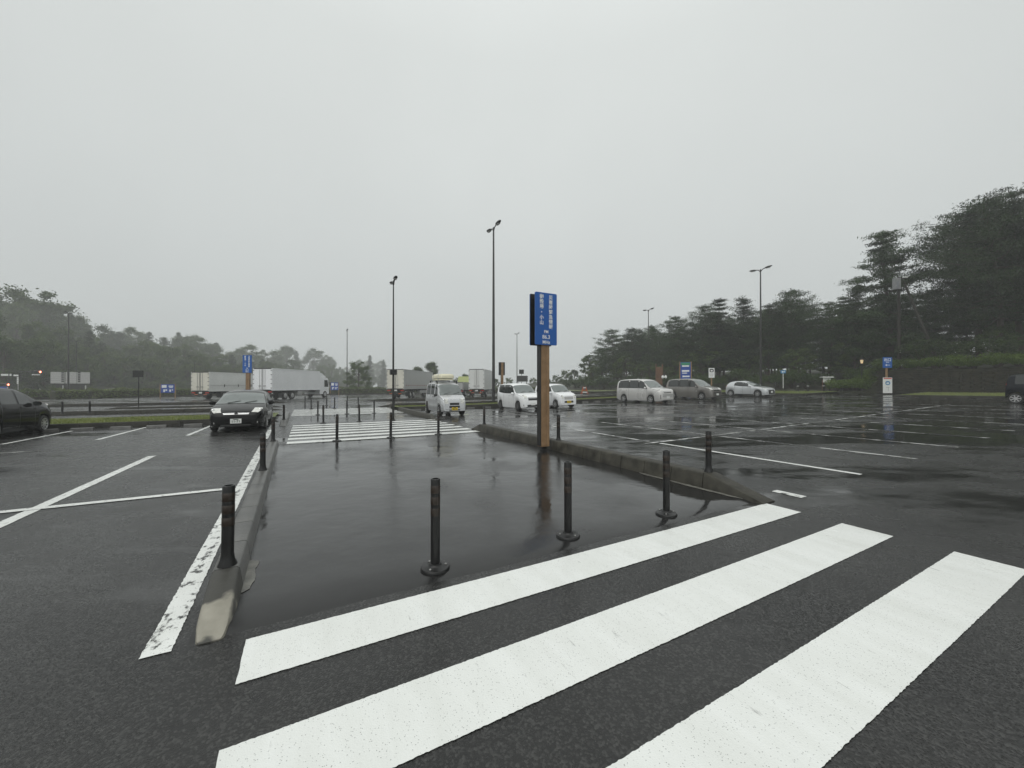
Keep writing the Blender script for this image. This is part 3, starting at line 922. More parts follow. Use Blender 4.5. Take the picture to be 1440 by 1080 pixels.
def fm_sign(loc, rz, label, front=True, back=True, text=True, pw=0.24):
    t = thing('radio_sign', label, 'sign', loc, rz, None)
    hb, ht = 2.64, 1.30
    post = MB()
    post.box((-.045, 0, (hb + ht - .05) / 2 + .05), (.135, .20, hb + ht - .15), bev=.008)
    po = post.build('post', M_WOOD, t)
    MB().box((.075, .0, (hb + ht - .05) / 2 + .05), (.095, .205, hb + ht - .15), bev=.008).build('post_board', M_WOOD, po)
    MB().box((-.1265, 0, (hb + ht - .05) / 2 + .05), (.02, .16, hb + ht - .2)).build('dark_side_strip', M_STEEL, po)  # thin dark strip down the left face of the timber post
    MB().box((0, 0, .05), (.12, .12, .12)).build('steel_shoe', M_STEEL, t)
    zc = hb + ht / 2
    for s, on in ((-1, front), (1, back)):
        if not on: continue
        y = s * .125
        b = MB().prism(rounded(.64, ht, .03), y - .012, y + .012, off=(0, 0, zc)).build('board', [M_BLUE], t)
        fr = MB().prism(rounded(.635, ht - .005, .03), y - s * .024, y - s * .0125, off=(0, 0, zc)).build('board_back', M_TRIM, b)
        if text and s == -1:
            yy = y - .0135
            for i, ch in enumerate('災害時緊急情報'):
                text_on(b, ch, .120, .135, zc + .60 - .062 - i * .122, yy, M_LETTER, bold=.0022)
            for i, ch in enumerate('御殿場・小山'):
                text_on(b, ch, .120, -.135, zc + .60 - .062 - (i if i < 3 else i - .05) * .122 * (1 if i < 3 else 1.06), yy, M_LETTER, bold=.0022)
            text_on(b, 'FM', .105, 0, zc - .325, yy, M_LETTER, bold=.002)
            text_on(b, '86.3', .135, 0, zc - .455, yy, M_LETTER, bold=.002)
            text_on(b, 'MHz', .115, 0, zc - .585, yy, M_LETTER, bold=.002)
    return t
px_, py_ = P(764, 634)
fm_sign((px_, py_, g(px_, py_) + .015), ANG_B, 'blue emergency radio board on a timber post standing on the walkway')
x = X(349, 28.5); fm_sign((x, 28.5, g(x, 28.5)), R(4), 'blue radio board on a timber post above the black sedan', back=False)
x = X(706, 38.2); fm_sign((x, 38.2, g(x, 38.2)), R(14), 'dark back of a timber-posted board above the white minivan', front=False, text=False)

# ------------------------------------------------------------------ other signs
def pole_board(px, y, zt, bw, bh, label, board_mat, pole_mat=M_STEEL, pr=.03, rz=0.0, name='board_sign', z0=None):
    x = X(px, y)
    t = thing(name, label, 'sign', (x, y, g(x, y) if z0 is None else z0), rz)
    MB().lathe([(pr, 0), (pr, zt - bh * .3)], n=10).build('pole', pole_mat, t, smooth=True)
    MB().box((0, -pr - .02, zt - bh / 2), (bw, .03, bh), bev=.006).build('board', board_mat, t)
    return t
xs, ys = P(195, 577)
pole_board(195, ys, 2.72, .72, .46, 'plain black board on a thin pole by the left raised median', M_TRIM)
pole_board(733.3, 55, 3.95 - g(0, 55), .68, .62, 'small black board on a pole behind the white minivan', M_TRIM)
t = thing('dark_notice_board', 'wide dark board far behind the white minivans', 'sign', (X(734.5, 82), 82, g(0, 82)), 0)
MB().box((0, 0, 3.0), (2.3, .12, 1.25), bev=.02).build('board', M_TRIM, t)
for s in (-.9, .9): MB().box((s, .1, 1.3), (.12, .1, 2.6)).build('post', M_STEEL, t)

def frame_sign(px, y, z0, z1, w, label, mat, rz=0.0, rows=(), base=None):
    """board between two timber posts"""
    x = X(px, y)
    zb = g(x, y) if base is None else base
    t = thing('guide_sign', label, 'sign', (x, y, zb), rz)
    for s in (-1, 1): MB().box((s * (w / 2 + .06), 0, (z1 + .08) / 2), (.10, .10, z1 + .08), bev=.01).build('post', M_WOOD, t)
    b = MB().box((0, -.02, (z0 + z1) / 2), (w, .05, z1 - z0), bev=.006).build('board', mat, t)
    for (sx, sz, ww, hh) in rows:
        MB().box((sx * w, -.049, z0 + (z1 - z0) * sz), (ww * w, .004, hh * (z1 - z0))).build('marking', M_LETTER, b)
    return t, b
picto = ((-.25, .75, .34, .32), (.24, .78, .34, .12), (.24, .62, .26, .08), (-.25, .25, .12, .30), (-.1, .32, .12, .16), (.18, .25, .12, .26), (.34, .33, .10, .1))
frame_sign(236, 52, 0.75, 1.9, 1.5, 'blue lot sign on two timber posts beside the left hedge', M_BLUE2, 0.35, picto)
frame_sign(470.5, 72, 0.9, 2.35, 1.35, 'blue lot sign in front of the hedge right of the white truck', M_BLUE2, 0.2, picto)
t, b = frame_sign(964, 41, 0.7, 3.6, 1.0, 'tall blue guide sign in a timber frame behind the grey minivan', M_BLUE2, -0.25,
                  ((0, .86, .7, .05), (0, .68, .72, .06), (-.1, .6, .5, .03), (.1, .48, .6, .05), (-.25, .48, .12, .06), (.0, .30, .6, .05), (0.05, .14, .5, .05)))
MB().box((0, -.055, 3.42), (.9, .004, .28)).build('green_panel', pm('green_sign_panel', (.03, .22, .12), .4), b)
frame_sign(842, 84, 0.3, 2.1, 1.1, 'small blue sign on timber posts at the end of the pine row', M_BLUE2, 0, ((0, .7, .5, .2), (-.1, .35, .5, .15)))
t = thing('blue_banner', 'narrow blue upright sign at the far edge of the pines', 'sign', (X(834, 95), 95, g(20, 95)), 0)
MB().box((0, 0, 3.2), (.55, .06, 1.9), bev=.01).build('board', M_BLUE2, t)
MB().lathe([(.05, 0), (.05, 2.4)], n=8).build('pole', M_STEEL, t)
# white prohibition sign on timber post
x = X(1000.5, 40); t = thing('parking_sign', 'white sign with a dark pictogram on a timber post behind the minivans', 'sign', (x, 40, g(x, 40)), -.3)
MB().box((0, 0, 1.0), (.12, .1, 2.0), bev=.01).build('post', M_WOOD, t)
b = MB().box((0, -.07, 2.38), (.55, .03, 1.0), bev=.005).build('board', M_WHITE, t)
MB().prism(rounded(.38, .34, .1), -.092, -.086, off=(0, 0, 2.62)).build('pictogram', M_TRIM, b)
MB().prism(rounded(.20, .15, .05), -.098, -.0925, off=(0, 0, 2.60)).build('pictogram_centre', M_WHITE, b)
for k in range(3): MB().box((0, -.0875, 2.28 - k * .11), (.4 - .05 * k, .004, .045)).build('marking', M_GREYP, b)
# small blue arrow plate on white pole
x = X(1101.3, 45); t = thing('arrow_sign', 'small light blue plate on a white pole by the rail fence', 'sign', (x, 45, g(x, 45) + .1), -.4)
MB().lathe([(.035, 0), (.035, 2.2)], n=10).build('pole', M_WHITE, t, smooth=True)
MB().lathe([(.037, 0), (.037, .35)], n=10).build('black_foot', M_TRIM, t, smooth=True)
b = MB().box((0, -.05, 2.28), (.52, .02, .36), bev=.004).build('plate', M_SKYB, t)
MB().prism([(-.17, 2.28), (-.04, 2.38), (-.04, 2.31), (.17, 2.33), (.17, 2.23), (-.04, 2.25), (-.04, 2.18)], -.066, -.061).build('arrow', M_LETTER, b)
# exit sign
x = X(1247, 35); zg = g(x, 35); t = thing('exit_sign', 'blue exit sign with white arrow above a white notice by the block wall', 'sign', (x, 35, zg + .02), R(2))
t.scale = (.95, .95, .86)
MB().box((0, .02, 1.95), (.14, .12, 3.6), bev=.01).build('post', M_WOOD, t)
b = MB().box((0, -.07, 3.35), (.92, .04, 1.12), bev=.01).build('board', M_BLUE, t)
text_on(b, '出口', .36, 0, 3.62, -.093, M_LETTER, bold=.006)
text_on(b, 'EXIT', .15, 0, 3.36, -.093, M_LETTER, bold=.004)
MB().prism([(-.24, 3.08), (-.08, 3.20), (-.08, 3.105), (.24, 3.105), (.24, 3.055), (-.08, 3.055), (-.08, 2.96)], -.096, -.091).build('arrow', M_LETTER, b)
b = MB().box((0, -.07, .93), (.90, .05, 1.66), bev=.01).build('notice_board', M_WHITE, t)
MB().box((0, -.097, 1.66), (.8, .004, .12)).build('red_heading', pm('red_heading_print', (.5, .1, .08), .5), b)
MB().prism(rounded(.5, .42, .2), -.1, -.0955, off=(0, 0, 1.18)).build('blue_emblem', M_SKYB, b)
MB().prism(rounded(.28, .16, .08), -.104, -.1005, off=(0, 0, 1.16)).build('emblem_centre', M_WHITE, b)
MB().box((0, -.098, .72), (.36, .004, .05)).build('print_line', M_GREYP, b)
MB().box((.06, -.098, .52), (.04, .004, .34)).build('print_line', M_GREYP, b)
# notice board with little roof, pedestrian posts, garden lamp, rails
x = X(1162.5, 42); zg = g(x, 42); t = thing('notice_board', 'white roofed notice board in front of the dark trees', 'notice board', (x, 42, zg + .1), -.1)
t.scale = (.92, .92, .92)
for s in (-.45, .45): MB().box((s, 0, .7), (.08, .08, 1.4)).build('post', M_WOODD, t)
b = MB().box((0, -.05, 1.33), (.85, .04, .50), bev=.01).build('board', M_WHITE, t)
for k in range(3): MB().box((-.1 + .1 * k, -.073, 1.45 - .12 * k), (.45, .004, .04)).build('marking', M_GREYP, b)
MB().prism([(-.3, 1.66), (.3, 1.66), (.22, 1.74), (-.22, 1.74)], -.6, .6, M=Matrix.Rotation(math.pi / 2, 3, 'Z')).build('roof', M_WHITE, t)
cap_me = MB().lathe([(.12, 0), (.12, .035), (.07, .06), (.0, .062)], n=14, cap=False).mesh('cap', M_GREYP, smooth=True)
pb_me = MB().lathe([(.105, 0), (.105, .66), (.11, .68)], n=14).mesh('shaft', M_STEEL, smooth=True)
for px in (1122, 1136, 1158.5, 1182.5):
    y = 43.0 - (px - 1122) * .045; x = X(px, y)
    t = thing('bollard', 'stout black bollard with pale cap at the footpath entrance', 'bollard', (x, y, g(x, y) + .02), 0, 'stout bollards at the footpath')
    link('shaft', pb_me, t); link('cap', cap_me, t, (0, 0, .68))
x = X(1212, 39); t = thing('garden_lamp', 'old style lantern on a dark post beside the exit sign', 'garden lamp', (x, 39, g(x, 39)), 0)
t.scale = (.92, .92, .88)
MB().lathe([(.07, 0), (.06, .5), (.04, .6), (.035, 3.3), (.05, 3.4)], n=10).build('post', M_STEEL, t, smooth=True)
MB().lathe([(.09, 3.4), (.15, 3.8)], n=6).build('lantern_glass', pm('lit_lantern_glass', (.8, .6, .35), .3, emit=(1, .72, .4), estr=.35), t)
MB().lathe([(.20, 3.8), (.06, 3.98), (.02, 4.1)], n=6).build('lantern_roof', M_STEEL, t)

def rail_fence(pts, label):
    t = thing('rail_fence', label, 'fence', (pts[0][0], pts[0][1], g(*pts[0])), 0)
    o = t.location
    for k in range(len(pts)):
        x, y = pts[k]
        MB().lathe([(.06, -.05), (.06, 1.0)], c=Vector((x, y, g(x, y) + .12)) - o, n=8).build('post', M_STEEL, t, smooth=True)
        if k:
            q = pts[k - 1]
            for z in (.5, .85):
                MB().tube([Vector((*q, g(*q) + z + .12)) - o, Vector((x, y, g(x, y) + z + .12)) - o], .04, 6).build('rail', M_STEEL, t, smooth=True)
rail_fence([W(26 + 2.2 * k, 50.2) for k in range(17)], 'dark two-rail fence along the foot of the pines')
rail_fence([W(20.4 - 1.2 * k, 49.9) for k in range(4)], 'short dark fence panel beside the exit sign')

# wooden pillar sign behind grey minivan
x = X(927, 52); t = thing('timber_sign_pillar', 'tall brown timber pillar sign seen between the two minivans', 'sign', (x, 52, g(x, 52)), 0)
for s in (-.42, .42): MB().box((s, 0, 1.95), (.14, .14, 3.9), bev=.01).build('post', M_WOODD, t)
MB().box((0, 0, 2.3), (.7, .08, 2.4), bev=.01).build('board', M_WOODD, t)
for k, px in enumerate((932, 936)):
    x = X(px, 50); t = thing('garden_lamp', 'pale globe lantern beside the timber pillar sign', 'garden lamp', (x, 50, g(x, 50)), 0, 'globe lanterns by the timber pillar')
    MB().lathe([(.05, 0), (.035, 1.9)], n=8).build('post', M_STEEL, t, smooth=True)
    MB().lathe([(.05, 1.9), (.16, 2.0), (.17, 2.2), (.08, 2.33)], n=10).build('globe', M_WHITE, t, smooth=True)

# utility pole with box and brace
x, y, zb = X(1264.5, 38.5), 38.5, 2.7
t = thing('utility_pole', 'dark utility pole with grey cabinet and a leaning brace among the pines', 'utility pole', (x, y, zb), 0)
t.scale = (.84, .84, .84)
MB().lathe([(.19, -.6), (.12, 11.8)], n=12).build('pole', pm('old_pole', (.026, .023, .020), .7, spec=.2), t, smooth=True)
MB().box((-.5, -.25, 10.9), (.6, .5, 1.35), bev=.03).build('cabinet', pm('weathered_cabinet', (.24, .245, .25), .5, spec=.2), t)
MB().box((-.62, -.53, 10.7), (.22, .06, .9), bev=.01).build('cabinet_door', pm('cabinet_grey', (.2, .21, .23), .5), t)
MB().tube([(.55, -.1, 11.1), (4.3, -.6, .8)], [.11, .17], 10).build('brace_pole', pm('concrete_brace', (.05, .047, .04), .7, spec=.2), t, smooth=True)
MB().box((.35, -.1, 11.6), (1.3, .08, .08)).build('crossarm', M_STEEL, t)
for k in range(3): MB().lathe([(.04, 0), (.07, .08), (.05, .22)], c=(.45 + .22 * k, -.1, 11.64), n=8).build('insulator', M_WHITE, t)
MB().box((0, -.17, 2.9), (.12, .02, .28)).build('tag_plate', M_WHITE, t)
x, y = X(1158, 52), 52.
t = thing('utility_pole', 'thin bare pole between the pine trunks behind the notice board', 'utility pole', (x, y, 1.0), 0)
MB().lathe([(.15, 0), (.11, 6.5)], n=10).build('pole', MATS['old_pole'], t, smooth=True)
MB().box((0, -.14, 5.5), (.3, .1, .12)).build('bracket', M_STEEL, t)

# big white direction board, traffic signals, far left signs
x = X(100, 66); t = thing('direction_board', 'big white panelled direction board on a dark base beyond the hedge', 'sign', (x, 66, .15), R(28))
t.scale = (.87, .87, .9)
for k, (cx, w) in enumerate(((-1.85, 1.9), (0, 1.55), (1.75, 1.8))):
    b = MB().box((cx, 0, 3.25), (w, .12, 2.15), bev=.02).build('panel', M_GREYP, t)
    for i in range(6):
        MB().box((cx, -.065, 2.38 + .35 * i), (w - .08, .006, .02)).build('panel_joint', M_TRIM, b)
for cx in (-1.25, 1.05):
    for i in range(6): MB().box((cx + .1, -.068, 2.55 + .35 * i), (.36, .006, .22)).build('arrow_field', M_TRIM, t)
MB().box((0, .05, 1.1), (4.2, .3, 2.1), bev=.02).build('base', M_TRIM, t)
for cx in (-1.0, 2.15): MB().box((cx, -.3, .9), (.16, .12, 1.8)).build('leg', M_GREYP, t)

def signal(px, y, z, label, pole_dx):
    x = X(px, y); t = thing('traffic_signal', label, 'traffic light', (x, y, 0), R(25))
    MB().box((0, 0, z), (1.35, .22, .46), bev=.08).build('housing', M_STEEL, t)
    for k, (c, e_) in enumerate((((.05, .2, .12), 0), ((.3, .2, .02), 0), ((.9, .06, .03), 6))):
        mt = pm('signal_red_lit', (.9, .08, .05), .3, emit=(1, .22, .13), estr=9) if e_ else pm('signal_lens_%d' % k, (.03, .04, .035), .3)
        MB().lathe([(.15, 0), (.15, .03), (.05, .05)], c=(-.42 + .42 * k, -.11, z), n=14, M=Matrix.Rotation(math.pi / 2, 3, 'X')).build('lens', mt, t)
        MB().lathe([(.17, 0), (.17, .22)], c=(-.42 + .42 * k, -.12, z), n=14, M=Matrix.Rotation(math.pi / 2, 3, 'X'), cap=False).build('visor', M_STEEL, t)
    MB().tube([(0, .2, z), (pole_dx, .2, z + .1), (pole_dx, .2, 0)], .08, 8).build('pole', M_STEEL, t)
    MB().box((-.2, -.05, z - .5), (1.0, .03, .16)).build('name_plate', M_WHITE, t)
signal(53, 66, 4.1, 'red lit traffic signal with a name plate left of the white direction board', -3.5)
signal(8, 64, 1.9, 'low red lit traffic signal above the blue plate at the road', -1.2)
x = X(3, 60); t = thing('blue_road_sign', 'blue road sign just above the roof of the left black car', 'sign', (x, 60, 0), R(30))
MB().box((0, 0, 1.1), (1.0, .05, .95), bev=.02).build('board', M_BLUE2, t)
for k in range(2): MB().box((0, -.03, 1.25 - .35 * k), (.5, .006, .14)).build('marking', M_LETTER, t)
MB().lathe([(.04, 0), (.04, 1.0)], c=(0, .05, 0), n=8).build('pole', M_STEEL, t)
x = X(25.5, 70); t = thing('marker_post', 'grey pole with a white vertical plate left of the direction board', 'sign', (x, 70, 0), 0)
MB().lathe([(.05, 0), (.05, 3.4)], n=8).build('pole', M_GREYP, t)
for k in range(4): MB().box((0, -.07, 2.2 + .32 * k), (.3, .03, .26)).build('plate', M_WHITE, t)
x = X(13, 68); t = thing('name_plate_sign', 'pair of white name plates hung over the road at far left', 'sign', (x, 68, 0), R(25))
t.scale = (.74, .74, .80)
MB().box((-.5, 0, 4.55), (1.7, .04, .42)).build('plate', M_WHITE, t); MB().box((1.1, 0, 4.45), (.8, .04, .36)).build('plate', M_WHITE, t)
MB().lathe([(.07, 0), (.07, 4.9)], c=(.4, .1, 0), n=8).build('pole', M_STEEL, t)
x = X(56, 66); t = thing('marker_post', 'small white marker stake in the hedge below the red signal', 'marker', (x, 66, 0), 0)
MB().box((0, 0, .6), (.16, .06, 1.2), bev=.02).build('stake', M_WHITE, t)
MB().box((0, -.035, .9), (.1, .01, .2)).build('reflector', M_ORNG, t)

# folding orange barrier
xb, yb = X(822, 47.5), 47.5
t = thing('barrier_frame', 'orange and white folding barrier on the lane behind the white minivan', 'barrier', (xb, yb, g(xb, yb) + .2), .2)
for s in (-1, 1):
    MB().tube([(s * .42, -.2, 0), (s * .16, 0, .95)], .035, 6).build('leg', M_ORNG, t)
    MB().tube([(s * .42, .2, 0), (s * .16, 0, .95)], .035, 6).build('leg', M_ORNG, t)
for z, w, mt in ((.25, .72, M_WHITE), (.5, .56, M_ORNG), (.8, .4, M_WHITE)):
    MB().box((0, -.11 + z * .1, z), (w, .03, .13)).build('bar', mt, t)

# ------------------------------------------------------------------ cars
def pchip(pts):
    xs = np.array([p[0] for p in pts], float); ys = np.array([p[1] for p in pts], float)
    h = np.diff(xs); d = np.diff(ys) / h
    m = np.zeros(len(xs)); m[0], m[-1] = d[0], d[-1]
    for i in range(1, len(xs) - 1):
        if d[i - 1] * d[i] > 0:
            w1, w2 = 2 * h[i] + h[i - 1], h[i] + 2 * h[i - 1]
            m[i] = (w1 + w2) / (w1 / d[i - 1] + w2 / d[i])
    def f(x):
        x = min(max(x, xs[0]), xs[-1])
        i = int(min(max(np.searchsorted(xs, x) - 1, 0), len(xs) - 2))
        t = (x - xs[i]) / h[i]
        return float((1 + 2 * t) * (1 - t) ** 2 * ys[i] + t * (1 - t) ** 2 * h[i] * m[i] + t * t * (3 - 2 * t) * ys[i + 1] + t * t * (t - 1) * h[i] * m[i + 1])
    return f

class Body:
    """car body lofted over stations s (distance from the front bumper); local +x is forward"""
    def __init__(b, L, Wd, top, belt, plan, axles, r, sill=0.20, tumble=0.25, front_lift=0.0):
        b.L, b.Wd, b.axles, b.r, b.sill, b.tumble = L, Wd, axles, r, sill, tumble
        b.top, b.belt, b.plan = pchip(top), pchip(belt), pchip(plan)
        b.tops = top
    def zb(b, s):
        z = b.sill
        if s < 0.35: z += 0.05 * (1 - s / 0.35)
        if s > b.L - 0.4: z += 0.10 * (1 - (b.L - s) / 0.4)
        for a in b.axles:
            Rr = b.r + 0.055
            d = abs(s - a)
            if d < Rr: z = max(z, b.r + math.sqrt(Rr * Rr - d * d))
        return z
    def sec(b, s):
        zt, zb = b.top(s), b.zb(s)
        zt = max(zt, zb + 0.06)
        w = b.plan(s) * b.Wd / 2
        zs = min(b.belt(s), zt - 0.03)
        zs = max(zs, zb + 0.03)
        hh = zt - zs
        wr = w - 0.03 - b.tumble * max(0, hh)
        k = min(1.0, hh / 0.25)
        p = [(w - .05, zb), (w - .008, zb + .22 * (zs - zb)), (w, zb + .55 * (zs - zb)), (w - .012, zb + .88 * (zs - zb)), (w - .03, zs)]
        e = min(.11, hh * .35)
        p.append((w - .035 - b.tumble * hh * .06, zs + hh * .06))
        p.append((wr + b.tumble * e, zt - e))
        p.append((wr - .02, zt - e * .45))
        p.append((wr - .04 - .07 * k, zt - e * .12))
        p.append((wr * .5, zt + .012 * k + .004))
        p.append((0.0, zt + .022 * k + .006))
        return p
    def S(b, s, v):
        p = b.sec(s)
        i = int(min(max(math.floor(v), 0), 9)); t = v - i
        y = p[i][0] * (1 - t) + p[i + 1][0] * t; z = p[i][1] * (1 - t) + p[i + 1][1] * t
        return Vector((b.L / 2 - s, y, z))
    def stations(b):
        s = set(np.round(np.linspace(0, b.L, 46), 4).tolist())
        for t in b.tops: s.add(round(min(max(t[0], 0), b.L), 4))
        for a in b.axles:
            Rr = b.r + .055
            for q in np.linspace(-1, 1, 15): s.add(round(a + Rr * math.sin(q * math.pi / 2), 4))
            s.add(round(a - Rr * 1.004, 4)); s.add(round(a + Rr * 1.004, 4))
        s = sorted(x for x in s if 0 <= x <= b.L)
        o = [s[0]]
        for x in s[1:]:
            if x - o[-1] > .0012: o.append(x)
        return o
    def mesh(b, paint_m):
        m = MB(); st = b.stations(); n = 21
        V = []
        for s in st:
            p = b.sec(s)
            V += [(b.L / 2 - s, -y, z) for y, z in p] + [(b.L / 2 - s, y, z) for y, z in p[:-1][::-1]]
        F, Mi = [], []
        for k in range(len(st) - 1):
            for i in range(n):
                j = (i + 1) % n
                F.append((k * n + i, k * n + j, (k + 1) * n + j, (k + 1) * n + i)[::-1])
                Mi.append(1 if i == n - 1 else 0)
        F.append(tuple(range(n))); Mi.append(0)
        F.append(tuple((len(st) - 1) * n + i for i in range(n))[::-1]); Mi.append(0)
        m.v, m.f, m.m = V, F, Mi
        return m.mesh('body', [paint_m, M_TRIM], smooth=True, angle=38)
    def patch(b, s0, s1, v0, v1, off=.006, ns=8, nv=6, side=1, slant=0.0, slant2=None, both=False):
        """strip of the body surface lifted off by `off`; slant shifts s with v"""
        if slant2 is None: slant2 = slant
        m = MB(); V = []
        vs = [v0 + (v1 - v0) * j / nv for j in range(nv + 1)]
        eps = .004
        cols = [(v, side) for v in vs] if not both else [(v, 1) for v in vs] + [(v, -1) for v in vs[::-1][(1 if v1 >= 10 else 0):]]
        for i in range(ns + 1):
            for v, sd in cols:
                tv = (v - v0) / (v1 - v0)
                a, c = s0 + slant * tv, s1 + slant2 * tv
                s = a + (c - a) * i / ns
                p = b.S(s, v)
                ds = b.S(min(s + eps, b.L), v) - b.S(max(s - eps, 0), v)
                dv = b.S(s, min(v + .02, 9.999)) - b.S(s, max(v - .02, 0.0))
                nrm = ds.cross(dv)
                if nrm.length < 1e-9: nrm = Vector((0, 1, 0.2))
                nrm.normalize()
                ctr = Vector((0, 0, .75))
                if nrm.dot(p - Vector((p.x * .6, 0, .7))) < 0: nrm = -nrm
                p = p + nrm * off
                V.append(Vector((p.x, p.y * sd, p.z)))
        n = len(cols)
        F = [(i * n + j, i * n + j + 1, (i + 1) * n + j + 1, (i + 1) * n + j) for i in range(ns) for j in range(n - 1)]
        if side == -1 and not both: F = [f[::-1] for f in F]
        m.add(V, F)
        return m

def wheel(parent, x, y, r, w, rim_mat, spokes=7):
    sgn = 1 if y > 0 else -1
    M = Matrix.Rotation(-sgn * math.pi / 2, 3, 'X')
    o = thing('wheel', None, None, (x, y, r), 0); o.parent = parent
    MB().lathe([(r * .62, -w / 2), (r * .93, -w / 2), (r, -w / 2 + .03), (r, w / 2 - .03), (r * .93, w / 2), (r * .66, w / 2)], n=28, M=M).build('tyre', M_RUBBER, o, smooth=True)
    rm = MB()
    rm.lathe([(r * .67, w / 2 + .004), (r * .69, w / 2 + .010), (r * .64, w / 2 + .010), (r * .60, w / 2 - .04)], n=24, M=M, cap=False)
    rm.lathe([(r * .16, w / 2 - .02), (r * .16, w / 2 + .006), (r * .10, w / 2 + .012)], n=12, M=M)
    for k in range(spokes):
        q = 2 * math.pi * k / spokes
        c = M @ Vector((r * .38 * math.cos(q), r * .38 * math.sin(q), w / 2 - .008))
        rm.box(c, (r * .52, r * .17, .02), M=M @ Matrix.Rotation(q, 3, 'Z'))
    rm.build('rim', rim_mat, o, smooth=True)
    MB().lathe([(r * .64, w / 2 - .05), (r * .3, w / 2 - .035)], n=20, M=M).build('brake_disc', M_TRIM, o)
    return o

def plate(parent, x, z, mat, txt=None, rear=False):
    p = MB().box((x, 0, z), (.012, .33, .165), bev=.003).build('number_plate', mat, parent)
    if txt:
        me = text_mesh(txt, .115, bold=.002); me.materials.clear(); me.materials.append(M_PLTXT)
        o = link('lettering', me, p); o.location = (x + .008, 0, z - .015)
        o.rotation_euler = (math.pi / 2, 0, math.pi / 2)
        MB().box((x + .007, 0, z + .058), (.003, .15, .028)).build('lettering', M_PLTXT, p)
    return p

